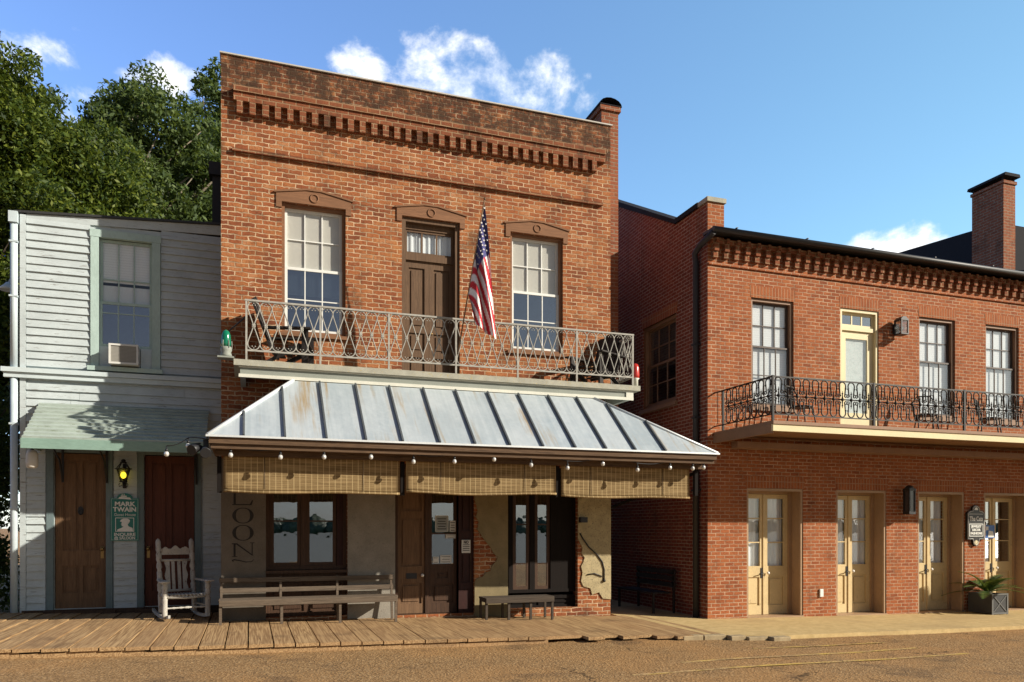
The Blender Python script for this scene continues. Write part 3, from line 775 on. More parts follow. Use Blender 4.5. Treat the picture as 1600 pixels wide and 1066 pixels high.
# saloon entrance
fr = MB(); fr.rect(2.82, 4.25, -.02, 2.62, .06, .06, .22, wb=0); fr.box(3.385, 3.45, .14, .20, -.02, 2.62); fr.box(2.88, 4.19, .02, .2, -.06, -.015)
en = fr.build('saloon_entrance', M['saloonwood'], sal)
lf = MB(); panelled(lf, 2.885, 3.38, -.01, 2.55, .17, [(2.945, 3.325, 1.80, 2.45), (2.945, 3.325, .82, 1.68), (2.945, 3.325, .16, .52)]); lf.build('panelled_leaf', M['olddoor'], en)
ms = MB(); ms.box(3.05, 3.24, .162, .169, .60, .70); ms.build('mail_slot', M['blackmetal'], en)
kb = MB(); kb.ball((3.335, .135, .66), .03); kb.build('door_knob', M['knob'], en)
lf = MB(); lf.rect(3.455, 3.965, .80, 2.55, .055, .16, .205); lf.box(3.51, 3.91, .165, .20, 1.385, 1.415); lf.box(3.51, 3.91, .165, .20, 2.16, 2.19)
panelled(lf, 3.455, 3.965, -.01, .799, .16, [(3.52, 3.90, .16, .50), (3.60, 3.80, .60, .72)]); lf.build('glazed_leaf', M['saloonwood'], en)
gl = MB(); gl.box(3.505, 3.915, .178, .186, .85, 2.50); gl.build('glass', M['glass_dark'], en)
sh = MB(); panelled(sh, 3.975, 4.245, .40, 2.6, .05, [(4.01, 4.21, 1.45, 2.45), (4.01, 4.21, .52, 1.32)], d=.03); sh.box(3.975, 4.245, .055, .08, -.02, .39); sh.build('folded_shutter', M['shutter'], en)

# balcony
mb = MB(); mb.box(.21, 7.04, -1.02, -.002, 3.945, 4.035); sb_ = mb.build('balcony', M['slab'], sal)
mb = MB(); mb.box(.30, 6.90, -.96, -.88, 3.79, 3.944); mb.box(.30, .38, -.88, -.002, 3.79, 3.944); mb.box(6.82, 6.90, -.88, -.002, 3.79, 3.944); mb.build('edge_beam', M['steelbeam'], sb_)
mb = MB(); mb.box(.28, 6.92, -.985, -.961, 3.775, 3.825); mb.box(.28, 6.92, -.985, -.961, 3.925, 3.943); mb.box(6.78, 6.92, -.98, -.962, 3.826, 3.924); mb.build('beam_lip', M['palebeam'], sb_)
posts = [.39, 1.48, 2.55, 3.66, 4.74, 5.83, 6.92]; YR = -.95; ZT, ZB = 4.95, 4.19
for x in posts:
    q = MB(); q.box(x - .014, x + .014, YR - .014, YR + .014, 4.034, ZT - .016); q.build('railing_post', M['ironpale'], sb_)
mb = MB(); mb.box(.37, 6.94, YR - .018, YR + .018, ZT - .015, ZT + .012)
for xe in (.39, 6.92): mb.box(xe - .016, xe + .016, YR + .019, -.002, ZT - .014, ZT + .011); mb.box(xe - .012, xe + .012, YR + .019, -.002, ZB - .012, ZB + .012)
for a, b in zip(posts, posts[1:]): mb.box(a + .0145, b - .0145, YR - .012, YR + .012, ZB - .012, ZB + .012)
mb.build('railing_rails', M['ironpale'], sb_)
def eight(mb, cx, w, z0, z1, P, r=.0092):
    """one figure of eight loop: round top and bottom, bars crossing in the middle"""
    zm = (z0 + z1) / 2; R_ = w / 2
    n = 10; pts = []
    for i in range(n + 1):
        a = math.pi * i / n; pts.append((cx + R_ * math.cos(a), z1 - R_ + R_ * math.sin(a)))
    pts += [(cx - R_ * .97, z1 - R_ * 1.35), (cx - R_ * .80, z1 - R_ * 1.9), (cx, zm), (cx + R_ * .80, z0 + R_ * 1.9), (cx + R_ * .97, z0 + R_ * 1.35)]
    for i in range(n + 1):
        a = -math.pi * i / n; pts.append((cx + R_ * math.cos(a), z0 + R_ + R_ * math.sin(a)))
    pts += [(cx - R_ * .97, z0 + R_ * 1.35), (cx - R_ * .80, z0 + R_ * 1.9), (cx, zm), (cx + R_ * .80, z1 - R_ * 1.9), (cx + R_ * .97, z1 - R_ * 1.35)]
    mb.tube([P(*p) for p in pts], r, 5, True)
    for k in range(4):
        a = math.pi / 4 + k * math.pi / 2
        x, z = cx + .018 * math.cos(a), zm + .018 * math.sin(a)
        c = Vector(P(x, z)); mb.ball(c, .016, 4)
    mb.ball(Vector(P(cx, zm)), .014, 4)
    for s in (1, -1):     # little leaf at each end
        z = (z1 - R_ * .55) if s > 0 else (z0 + R_ * .55)
        for dx, dz in ((0, .02), (-.022, -.006), (.022, -.006)): mb.ball(Vector(P(cx + dx, z + s * dz)), .010, 4)
mb = MB()
for a, b in zip(posts, posts[1:]):
    w = (b - a - .03) / 6
    for i in range(6): eight(mb, a + .015 + w * (i + .5), w * .98, ZB + .012, ZT - .016, lambda x, z: (x, YR, z))
for xe in (.39, 6.92):
    for i in range(5): eight(mb, -.86 + i * .175, .165, ZB + .012, ZT - .016, lambda x, z, xe=xe: (xe, x, z))
mb.build('railing_infill', M['ironpale'], sb_)
for (a, b) in (((.39, -.95, 4.70), (.05, -.01, 4.62)), ((.39, -.95, 4.9), (.39, -.5, 4.04))):
    mb = MB(); mb.tube([a, b], .012, 5); mb.build('railing_stay', M['blackmetal'], sb_)

# porch roof
E0, E1, T0, T1 = (-.10, -2.2, 2.74), (7.86, -2.2, 2.74), (1.07, -1.0, 3.76), (6.14, -1.0, 3.76)
B0, B1, C0, C1 = (-.10, -.03, 2.74), (7.86, -.03, 2.74), (1.07, -.03, 3.76), (6.14, -.03, 3.76)
mb = MB()
seam_x = [.36, .90, 1.46, 2.01, 2.54, 3.09, 3.63, 4.18, 4.72, 5.26, 5.79, 6.31, 6.86]
def onroof(x):   # how far up the front slope a seam at x runs (0..1)
    f = 1.0
    if x < 1.07: f = (x + .10) / 1.17
    if x > 6.14: f = (7.86 - x) / 1.72
    return max(0, min(1, f))
cuts = [-.10] + seam_x + [7.86]
def rp(x, f): return (x, -2.2 + 1.2 * f, 2.74 + 1.02 * f)
for a, b in zip(cuts, cuts[1:]):     # one sheet per bay, like the soldered trays of the real roof
    xs = [a] + [x for x in (1.07, 6.14) if a < x < b] + [b]
    top = [rp(x, onroof(x)) for x in xs]
    pts = [rp(a, 0), rp(b, 0)] + [p for p in reversed(top)]
    u = []
    for p in pts:
        if not u or (Vector(p) - Vector(u[-1])).length > 1e-5: u.append(p)
    if (Vector(u[0]) - Vector(u[-1])).length < 1e-5: u.pop()
    mb.face(u)
mb.face([E0, T0, C0, B0]); mb.face([E1, B1, C1, T1]); mb.face([T0, T1, C1, C0])
pr = mb.build('porch_roof', M['galv'], sal)
mb = MB()
nrm = Vector((0, -1.02, 1.2)).normalized()
for x in seam_x:
    f = onroof(x) - .012
    a, b = Vector(rp(x, 0)), Vector(rp(x, f))
    v = []
    for p in (a, b):
        for dx, h in ((-.013, .001), (.013, .001), (.013, .04), (-.013, .04)): v.append(mb.bm.verts.new(p + Vector((dx, 0, 0)) + nrm * h))
    for q in ((0, 1, 5, 4), (1, 2, 6, 5), (2, 3, 7, 6), (3, 0, 4, 7), (0, 3, 2, 1), (4, 5, 6, 7)): mb.bm.faces.new([v[i] for i in q])
mb.build('standing_seams', M['seam'], pr)
for a, b, r_ in ((E0, T0, .026), (E1, T1, .022)):
    mb = MB(); mb.tube([Vector(a) + Vector((0, 0, .01)), Vector(b) + Vector((0, 0, .01))], r_, 6); mb.build('hip_cap', M['galvlight'], pr)
mb = MB(); mb.box(-.12, 7.88, -2.225, -2.205, 2.725, 2.752); mb.box(-.12, -.103, -2.204, -.03, 2.725, 2.752); mb.box(7.863, 7.88, -2.204, -.03, 2.725, 2.752); mb.build('drip_edge', M['galvlight'], pr)
mb = MB(); mb.box(-.08, 7.84, -2.19, -2.15, 2.64, 2.724); mb.box(-.06, 7.82, -2.15, -2.05, 2.575, 2.636)
mb.box(-.02, 7.78, -1.93, -1.83, 2.50, 2.574); mb.box(-.08, -.03, -2.149, -.03, 2.64, 2.724); mb.box(7.79, 7.84, -2.149, -.03, 2.64, 2.724)
mb.box(-.07, 7.83, -2.14, -.03, 2.700, 2.723)
mb.build('eave_beam', M['beam'], pr)
for x in (.035, 2.615, 5.135):
    q = MB(); q.box(x - .03, x + .03, -1.785, -1.74, 1.99, 2.499); q.build('blind_hanger', M['blackish'], pr)
mb = MB(); mb.box(7.64, 7.70, -1.84, -1.79, 2.05, 2.499); mb.tube([(7.68, -1.83, 2.45), (7.0, -.03, 1.9)], .03, 5); mb.build('blind_bracket', M['blackish'], pr)
# chimney on the right flank, downpipe at the left rear
mb = MB(); mb.box(6.955, 7.62, 1.0, 1.9, 3.0, 9.0); mb.box(7.24, 7.62, 1.0, 1.9, 9.0, 10.04); mb.box(7.20, 7.66, .96, 1.94, 10.04, 10.14); ch = mb.build('chimney', M['brick_chim'], sal)
mb = MB(); n = 8
for i in range(n):
    a, b = math.pi * i / n, math.pi * (i + 1) / n
    mb.face([(7.43 - .25 * math.cos(a), .95, 10.141 + .16 * math.sin(a)), (7.43 - .25 * math.cos(b), .95, 10.141 + .16 * math.sin(b)), (7.43 - .25 * math.cos(b), 1.95, 10.141 + .16 * math.sin(b)), (7.43 - .25 * math.cos(a), 1.95, 10.141 + .16 * math.sin(a))])
mb.box(7.19, 7.67, .95, 1.95, 10.1405, 10.16); mb.build('chimney_hood', M['tar'], ch)
mb = MB(); mb.box(-.26, -.02, 3.0, 3.2, 2.0, 8.45); mb.box(-.32, -.02, 2.92, 3.28, 8.45, 8.7); mb.build('downpipe', M['dkpipe'], sal)

# ------------------------------------------------------------------ clapboard house on the left
lh = thing('clapboard_house', 'pale grey clapboard house with two brown doors and a lean-to canopy', 'building', (-1.6, 1.4, 0))
YH = 1.4
def roofz(x): return 6.70 + (x + 3.15) * .062
mb = MB(); g = random.Random(21)
holes = [(-2.12, -1.02, 4.13, 6.58), (-3.2, .0, 3.96, 4.14), (-2.78, -1.76, -.1, 2.88), (-1.40, -.34, -.1, 2.88)]
z = .12; P_ = .131
while z < 6.62:
    z1 = z + P_
    segs = [(-3.06, -.005)]
    for a, b, c, d in holes:
        if c < z1 - .02 and d > z + .02:
            ns = []
            for s0, s1 in segs:
                if b <= s0 or a >= s1: ns.append((s0, s1)); continue
                if a - s0 > .03: ns.append((s0, a))
                if s1 - b > .03: ns.append((b, s1))
            segs = ns
    cut = []
    for s0, s1 in segs:
        if s1 - s0 > 1.2 and g.random() < .75:
            q = g.uniform(s0 + .35, s1 - .35); cut += [(s0, q - .002), (q + .002, s1)]
        else: cut.append((s0, s1))
    for s0, s1 in cut:
        o_ = g.uniform(.031, .043); s = g.uniform(-.004, .004)
        pr_ = [(YH - o_, z + s), (YH - .004, z1 + .012), (YH + .006, z1 + .012), (YH + .006, z + s)]
        mb.prism(pr_, s0, s1, 'x')
    z = z1
mb.prism([(-3.06, 6.60), (-.005, 6.72), (-.005, 6.89), (-3.06, 6.70)], YH - .018, YH + .006)
mb.build('clapboards', M['siding'], lh)
mb = MB(); mb.face([(-3.12, YH + .01, -.6), (-.02, YH + .01, -.6), (-.02, YH + .01, 2.9), (-3.12, YH + .01, 2.9)]) if False else None
mb.wall(-3.12, .02, -.6, 6.66, [(-1.99, -1.16, 4.20, 6.48), (-2.66, -1.88, .14, 2.77), (-1.29, -.48, .14, 2.77)], YH + .012, .12)
mb.face([(-3.13, YH, -.6), (-3.13, 9, -.6), (-3.13, 9, 6.3), (-3.13, YH, 6.7)]); mb.face([(-3.13, 9, -.6), (0, 9, -.6), (0, 9, 6.3), (-3.13, 9, 6.3)])
mb.build('house_walls', M['siding'], lh)
mb = MB()
v = [(-3.22, YH - .06, roofz(-3.22)), (.0, YH - .06, roofz(0)), (.0, 9.1, roofz(0) - .5), (-3.22, 9.1, roofz(-3.22) - .5)]
A = [mb.bm.verts.new(p) for p in v]; B = [mb.bm.verts.new((p[0], p[1], p[2] + .035)) for p in v]
for q in ((A[0], A[3], A[2], A[1]), tuple(B), (A[0], A[1], B[1], B[0]), (A[1], A[2], B[2], B[1]), (A[2], A[3], B[3], B[2]), (A[3], A[0], B[0], B[3])): mb.bm.faces.new(q)
mb.build('roof', M['gutter'], lh)
mb = MB(); mb.box(-3.15, -3.065, YH - .034, YH + .02, .05, 6.68); mb.box(-3.15, -3.13, YH + .021, YH + .12, .05, 6.66); mb.build('corner_board', M['siding'], lh)
mb = MB(); mb.box(-3.40, .0, YH - .13, YH + .005, 4.06, 4.135); mb.box(-3.37, .0, YH - .09, YH + .005, 3.975, 4.058); mb.build('belt_cornice', M['sidingtrim'], lh)
mb = MB(); mb.box(-3.12, -.005, YH - .05, YH + .01, -.2, .13); mb.box(-2.8, -1.72, YH - .14, YH - .052, -.1, .115); mb.box(-1.42, -.32, YH - .14, YH - .052, -.1, .115); mb.build('door_sill', M['saloonwood'], lh)
# upstairs window
mb = MB(); mb.box(-2.11, -1.985, YH - .05, YH + .03, 4.24, 6.44); mb.box(-1.165, -1.03, YH - .05, YH + .03, 4.24, 6.44); mb.box(-2.12, -1.02, YH - .055, YH + .03, 6.441, 6.565); mb.box(-2.15, -.99, YH - .12, YH + .03, 4.165, 4.238)
w = mb.build('window', M['tealtrim'], lh)
sash(w, -1.984, -1.166, 5.33, 6.44, YH + .055, 3, 2, M['tealtrim'], M['glass'], fw=.045, skew=[.38])
sash(w, -1.984, -1.166, 4.60, 5.372, YH + .015, 3, 2, M['tealtrim'], M['glass_dark'], fw=.045, skew=[.78])
b = MB(); b.box(-1.96, -1.19, YH + .10, YH + .106, 5.72, 6.44); b.build('blind', M['louvre'], w)
b = MB(); b.box(-1.96, -1.19, YH + .11, YH + .116, 5.36, 5.67); b.build('curtain', M['curtain'], w)
for xa, xb in ((-1.984, -1.805), (-1.345, -1.166)):
    b = MB(); b.box(xa, xb, YH + .0, YH + .03, 4.24, 4.598); b.build('filler_panel', M['sidingtrim'], w)
bk = MB(); bk.box(-2.2, -.9, YH + .6, YH + .62, 4.0, 6.6); bk.build('room_backing', M['dark'], w)
# doors
for k, (x0, x1, mat) in enumerate(((-2.65, -1.89, 'olddoor'), (-1.28, -.49, 'olddoor_red'))):
    cs = MB(); cs.box(x0 - .115, x0 - .012, YH - .045, YH + .03, .10, 2.765); cs.box(x1 + .012, x1 + .115, YH - .045, YH + .03, .10, 2.765); cs.box(x0 - .125, x1 + .125, YH - .05, YH + .03, 2.766, 2.87)
    d = MB(); xm = (x0 + x1) / 2
    panelled(d, x0 + .002, x1 - .002, .14, 2.755, YH + .04, [(x0 + .11, xm - .03, 1.12, 2.64), (xm + .03, x1 - .11, 1.12, 2.64), (x0 + .11, xm - .03, .40, .86), (xm + .03, x1 - .11, .40, .86)])
    dp = d.build('door', M[mat], lh)
    dp['label'] = ('worn brown four panel door with oval knocker', 'dark red brown four panel door behind the rocking chair')[k]
    cs.build('casing', M['bluegrey'], dp)
    kb = MB(); kb.ball((x1 - .055 if k == 0 else x0 + .05, YH - .005, 1.14), .034); kb.box((x1 - .08) if k == 0 else x0 + .03, (x1 - .03) if k == 0 else x0 + .075, YH + .030, YH + .038, .98, 1.18); kb.build('door_knob', M['brass'], dp)
    if k == 0:
        kn = MB(); kn.prism([(-2.27 + .045 * math.cos(a), 1.79 + .075 * math.sin(a)) for a in [2 * math.pi * i / 14 for i in range(14)]], YH + .018, YH + .038)
        kn.tube([(-2.27 + .03 * math.cos(a), YH + .01, 1.765 + .04 * math.sin(a)) for a in [2 * math.pi * i / 12 for i in range(12)]], .007, 5, True); kn.build('door_knocker', M['blackmetal'], dp)
# lean-to canopy
mb = MB(); n = 10; ya, za, yb, zb = .28, 2.87, YH - .03, 3.58
for i in range(n):
    f0, f1 = i / n, (i + 1) / n
    y0, z0, y1, z1 = ya + (yb - ya) * f0, za + (zb - za) * f0, ya + (yb - ya) * f1, za + (zb - za) * f1
    h = g.uniform(.034, .044)
    mb.prism([(y0 - .012, z0 + h), (y1, z1 + .004), (y1, z1 - .012), (y0, z0 - .012)], -2.86, -.24, 'x')
cn = mb.build('door_canopy', M['greencanopy'], lh)
mb = MB(); mb.box(-2.87, -.23, .255, .279, 2.72, 2.875); mb.box(-2.87, -2.845, .28, YH - .03, 2.78, 2.86); mb.box(-.25, -.23, .28, YH - .03, 2.78, 2.86); mb.build('canopy_valance', M['greenvalance'], cn)
for x in (-2.52, -1.86, -.45):
    mb = MB(); mb.tube([(x, .32, 2.78), (x, .7, 2.76), (x, 1.1, 2.62), (x, 1.30, 2.34), (x, 1.31, 2.28)], .016, 5); mb.box(x - .018, x + .018, 1.325, 1.348, 2.26, 2.86)
    mb.build('canopy_bracket', M['blackmetal'], cn)
mb = MB(); mb.box(-3.30, -3.17, YH - .1, YH + .06, 6.52, 6.70); mb.tube([(-3.235, YH - .02, 6.52), (-3.235, YH - .02, 4.14)], .055, 10); mb.tube([(-3.235, YH - .02, 3.97), (-3.235, YH - .02, .02)], .055, 10)
for z in (6.2, 5.3, 3.2, 1.8): mb.box(-3.297, -3.173, YH - .078, YH + .03, z, z + .03)
mb.build('downpipe', M['galvpipe'], lh)

# ------------------------------------------------------------------ right brick building
rb = thing('brick_corner_building', 'smooth red brick two storey building with cream doors and black iron balcony', 'building', (16, -.73, 0))
YB, XB = -.73, 8.62
RW = [(9.59, 10.58, 3.85, 5.95), (13.77, 14.77, 3.85, 5.95), (15.65, 16.64, 3.85, 5.95), (17.7, 18.7, 3.85, 5.95)]
RD = (11.72, 12.70, 3.38, 5.95)
GD = [(9.49, 10.81), (11.62, 12.90), (13.74, 15.04), (15.61, 16.99), (17.6, 18.9)]
GDH = [(a, b, -.34, 2.27) for a, b in GD]
mb = MB(); mb.wall(XB, 20, -.8, 6.95, RW + [RD] + GDH, YB, .62); mb.build('front_wall', M['brick_new'], rb)
# side wall with its window; x and y swapped
mb = MB(); SW = (.40, 1.79, 4.08, 5.86)
mb.wall(YB, 8, -.8, 6.95, [SW], 0, .25); mb.xf(Matrix(((0, 1, 0, XB), (1, 0, 0, 0), (0, 0, 1, 0), (0, 0, 0, 1))))
mb.face([(XB, YB, 6.95), (XB, 8, 6.95), (XB, 8, 9.6), (XB, 4.05, 9.6), (XB, .42, 7.66), (XB, YB, 7.66)])
mb.face([(XB + .36, YB, 6.95), (XB + .36, YB, 7.66), (XB + .36, .42, 7.66), (XB + .36, 4.05, 9.6), (XB + .36, 8, 9.6), (XB + .36, 8, 6.95)])
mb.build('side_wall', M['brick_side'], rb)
mb = MB(); mb.face([(XB, YB, 6.95), (XB + .36, YB, 6.95), (XB + .36, YB, 7.66), (XB, YB, 7.66)]); mb.build('parapet_pier', M['brick_new'], rb)
mb = MB(); mb.box(XB - .03, XB + .39, YB - .035, YB + .30, 7.665, 7.75); mb.build('parapet_cap', M['slab'], rb)
mb = MB(); mb.box(XB - .04, XB + .40, YB + .301, .42, 7.665, 7.76)
mb.prism([(.421, 7.665), (4.05, 9.61), (8, 9.61), (8, 9.72), (4.02, 9.72), (.421, 7.76)], XB - .04, XB + .40, 'x'); mb.build('parapet_flashing', M['tar'], rb)
mb = MB(); mb.face([(XB + .36, YB - .1, 7.0), (20, YB - .1, 7.0), (20, 8, 8.2), (XB + .36, 8, 8.2)]); mb.face([(20, YB, -.8), (20, 8, -.8), (20, 8, 8.2), (20, YB, 7.0)]); mb.face([(XB, 8, -.8), (20, 8, -.8), (20, 8, 8.2), (XB, 8, 8.2)])
mb.box(XB + .3, 19.9, .6, .7, -.7, 6.9); mb.box(XB + .3, 19.9, -.1, .6, 3.0, 3.1); mb.build('roof', M['tar'], rb)
# eaves: dentils, string course, gutter
mb = MB(); mb.box(XB + .02, 20, YB - .10, YB, 6.86, 6.95)
n = int((20 - 8.7) / .232); g = random.Random(6)
for i in range(n):
    x = 8.70 + i * .232; mb.box(x, x + .10, YB - .075, YB, 6.60, 6.859); mb.box(x, x + .10, YB - .11, YB - .0755, 6.72, 6.859); mb.box(x + .02, x + .08, YB - .15, YB - .101, 6.87, 6.95)
mb.build('dentil_cornice', M['brick_trim'], rb)
mb = MB(); mb.box(XB + .01, 20, YB - .035, YB, 6.475, 6.51); mb.build('string_course', M['brick_new'], rb)
mb = MB()
mb.tube([(XB - .10, YB - .33, 7.02), (20, YB - .33, 7.02)], .05, 10); mb.box(XB - .08, 20, YB - .31, YB + .05, 7.02, 7.07)
for i in range(7):
    x = 9.0 + i * 1.6; mb.box(x, x + .03, YB - .38, YB - .20, 7.072, 7.085)
mb.build('gutter', M['gutter'], rb)
mb = MB(); mb.tube([(XB - .06, YB - .30, 6.98), (XB - .10, -.62, 6.86), (XB - .10, -.44, 6.76), (XB - .075, -.44, 6.6), (XB - .075, -.44, gz(8.6))], .058, 8)
for z in (5.0, 3.6, 2.2): mb.box(XB - .14, XB - .002, -.505, -.375, z, z + .035)
mb.build('downpipe', M['dkpipe'], rb)
# flat arches
def lintel(x0, x1, z0, z1, dx=.06):
    mb = MB(); mb.prism([(x0 - .01, z0), (x1 + .01, z0), (x1 + dx, z1), (x0 - dx, z1)], YB - .004, YB + .05); mb.build('flat_arch', M['brick_rowlock'], rb)
for a, b, c, d in RW + [RD]: lintel(a, b, d, d + .23, .03)
for a, b in GD: lintel(a, b, 2.27, 2.50, .05)
mb = MB(); mb.prism([(.38, 5.86), (1.81, 5.86), (1.85, 6.09), (.34, 6.09)], -.004, .05); mb.xf(Matrix(((0, 1, 0, XB), (1, 0, 0, 0), (0, 0, 1, 0), (0, 0, 0, 1)))); mb.build('flat_arch', M['brick_rowlock'], rb)
def rwindow(x0, x1, z0, z1, xf=None, dim=False):
    fr = MB(); fr.rect(x0, x1, z0, z1, .055, YB + .035, YB + .2); fr.box(x0 - .03, x1 + .03, YB - .05, YB + .034, z0 - .08, z0 - .002)
    w = fr.build('window', M['tanbrown'], rb)
    zm = z0 + (z1 - z0) * .56
    sash(w, x0 + .056, x1 - .056, zm - .02, z1 - .056, YB + .11, 3, 2, M['sashdark'], M['glass'], fw=.035, mw=.016)
    sash(w, x0 + .056, x1 - .056, z0 + .056, zm + .02, YB + .07, 3, 2, M['sashdark'], M['glass'], fw=.035, mw=.016)
    b = MB(); b.box(x0 + .06, x1 - .06, YB + .147, YB + .152, z0 + .06, z1 - .06); b.build('louvre_blind', M['louvre'], w)
for q in RW: rwindow(*q)
# side window (same kit, turned)
def side_window():
    def T(mb): return mb.xf(Matrix(((0, 1, 0, XB), (1, 0, 0, 0), (0, 0, 1, 0), (0, 0, 0, 1))))
    fr = MB(); fr.rect(*SW, .07, .03, .2); fr.box(SW[0] - .05, SW[1] + .05, -.06, .03, SW[2] - .09, SW[2] - .002); w = T(fr).build('window', M['tanbrown'], rb)
    w['label'] = 'dim side window facing the alley'
    for (za, zb, y) in ((4.97, 5.79, .11), (4.15, 5.01, .07)):
        s = MB(); x0, x1 = SW[0] + .071, SW[1] - .071; s.rect(x0, x1, za, zb, .04, y, y + .035)
        for i in (1, 2): s.box(x0 + (x1 - x0) * i / 3 - .009, x0 + (x1 - x0) * i / 3 + .009, y + .006, y + .029, za + .04, zb - .04)
        zz = (za + zb) / 2
        for i in range(3): s.box(x0 + (x1 - x0) * i / 3 + (.0095 if i else .04), x0 + (x1 - x0) * (i + 1) / 3 - (.0095 if i < 2 else .04), y + .006, y + .029, zz - .009, zz + .009)
        T(s).build('sash', M['tanbrown'], w)
        gl = MB(); gl.box(x0 + .036, x1 - .036, y + .015, y + .02, za + .036, zb - .036); T(gl).build('glass', M['glass'], w)
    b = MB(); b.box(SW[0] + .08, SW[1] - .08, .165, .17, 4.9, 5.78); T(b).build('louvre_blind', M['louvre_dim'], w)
side_window()
# upstairs glazed door
fr = MB(); fr.rect(*RD, .06, YB + .02, YB + .2, wb=0); fr.box(RD[0] + .061, RD[1] - .061, YB + .05, YB + .2, 5.52, 5.60)
d = fr.build('balcony_door', M['cream'], rb)
sash(d, RD[0] + .062, RD[1] - .062, 5.601, 5.889, YB + .08, 3, 1, M['cream'], M['glass_dark'], fw=.05, mw=.03)
lf = MB(); lf.rect(RD[0] + .063, RD[1] - .063, 3.40, 5.518, .15, YB + .09, YB + .135, wb=.45); lf.build('door_leaf', M['cream'], d)
gl = MB(); gl.box(RD[0] + .21, RD[1] - .21, YB + .10, YB + .106, 3.84, 5.37); gl.build('glass', M['glass'], d)
lc = paint('lace_curtain', (.60, .68, .66), .9, .25, wear=(.78, .80, .78), wamt=.8, scale=5)
c = MB(); c.box(RD[0] + .19, RD[1] - .19, YB + .138, YB + .143, 3.82, 5.39); c.build('lace_curtain', lc, d)
hg = MB()
for z in (3.7, 4.5, 5.4): hg.box(RD[0] + .05, RD[0] + .075, YB + .062, YB + .089, z, z + .1)
hg.build('hinge', M['blackmetal'], d)
# ground floor double doors
for k, (x0, x1) in enumerate(GD):
    zb = gz((x0 + x1) / 2) + .02; y = YB + .32
    fr = MB(); fr.rect(x0, x1, zb, 2.268, .05, YB - .005 + .02, YB + .07, wb=0); fr.rect(x0 + .001, x1 - .001, zb, 2.266, .09, y, y + .15, wb=0)
    fr.box(x0 + .0015, x0 + .02, YB + .0715, y - .001, zb, 2.265); fr.box(x1 - .02, x1 - .0015, YB + .0715, y - .001, zb, 2.265); fr.box(x0 + .021, x1 - .021, YB + .0715, y - .001, 2.25, 2.266)
    fr.box(x0 - .0, x1, YB - .03, y + .1, zb - .12, zb - .005)
    d = fr.build('double_door', M['jamb'], rb)
    xm = (x0 + x1) / 2
    for s, (a, b) in enumerate(((x0 + .092, xm - .003), (xm + .003, x1 - .092))):
        lf = MB(); lf.rect(a, b, .70, 2.17, .085, y + .04, y + .085, wb=.04)
        for q in (1.20, 1.68): lf.box(a + .0855, b - .0855, y + .046, y + .08, q, q + .022)
        panelled(lf, a, b, zb, .699, y + .04, [(a + .10, b - .10, zb + .18, .52)])
        if s == 1: lf.box(a - .03, a + .012, y + .02, y + .0395, zb, 2.17)
        l_ = lf.build('door_leaf', M['tan'], d)
        gl = MB(); gl.box(a + .08, b - .08, y + .06, y + .066, .735, 2.09); gl.build('glass', M['glass'] if k != 3 else M['glass_dark'], d)
        cu = MB()
        if k != 3:
            w_ = b - a - .14; m_ = 18; ph = g.uniform(0, 6)
            for i in range(m_):
                xa, xb = a + .07 + w_ * i / m_, a + .07 + w_ * (i + 1) / m_
                ya, yb2 = y + .12 + .018 * math.sin(ph + i * .9), y + .12 + .018 * math.sin(ph + (i + 1) * .9)
                cu.face([(xa, ya, .72), (xb, yb2, .72), (xb, yb2, 2.12), (xa, ya, 2.12)], True)
            cu.build('curtain', M['curtain'], d)
    kb = MB(); kb.ball((xm + .07, y - .01, .60), .03); kb.build('door_knob', M['knob'], d)
    hn = MB(); hn.tube([(xm - .05, y + .03, .60), (xm - .05, y - .015, .60), (xm - .15, y - .02, .585)], .012, 5); hn.box(xm - .075, xm - .03, y + .03, y + .039, .50, .70); hn.build('door_handle', M['blackmetal'], d)
# balcony with black cast-iron railing
XL, XR, YF = 8.76, 20.0, -2.47
mb = MB(); mb.box(XL, XR, YF + .03, YB, 3.25, 3.31); bl = mb.build('balcony', M['tanbrown'], rb)
mb = MB(); mb.box(XL - .02, XR, YF - .02, YF + .029, 3.13, 3.245); mb.build('front_fascia', M['cream'], bl)
mb = MB(); mb.box(XL - .02, XL + .03, YF + .03, YB, 3.10, 3.249); mb.box(XL - .03, XR, YF - .04, YF + .04, 3.2455, 3.30); mb.box(XL + .031, XR, YF + .03, YB, 3.235, 3.249); mb.box(XL + .3, XR, -1.05, -.85, 3.0, 3.12); mb.build('side_fascia', M['tanbrown'], bl)
z0, z1 = 3.42, 4.05
px_ = [8.76, 10.90, 13.02, 15.15, 17.3, 19.4]
for i, x in enumerate(px_):
    q = MB(); q.box(x - .018, x + .018, YF + .0, YF + .036, 3.30, z1 + .02); q.build('railing_post', M['ironblack'], bl)
for y in (-1.02,):
    q = MB(); q.box(XL - .018, XL + .018, y - .012, y + .012, 3.31, z1); q.build('railing_post', M['ironblack'], bl)
mb = MB(); mb.box(XL + .019, XR, YF + .006, YF + .03, z1 - .01, z1 + .012); mb.box(XL + .019, XR, YF + .008, YF + .028, z0 - .012, z0 + .006)
mb.box(XL - .012, XL + .012, YF + .037, YB, z1 - .01, z1 + .012); mb.box(XL - .010, XL + .010, YF + .037, YB, z0 - .012, z0 + .006); mb.build('railing_rails', M['ironblack'], bl)
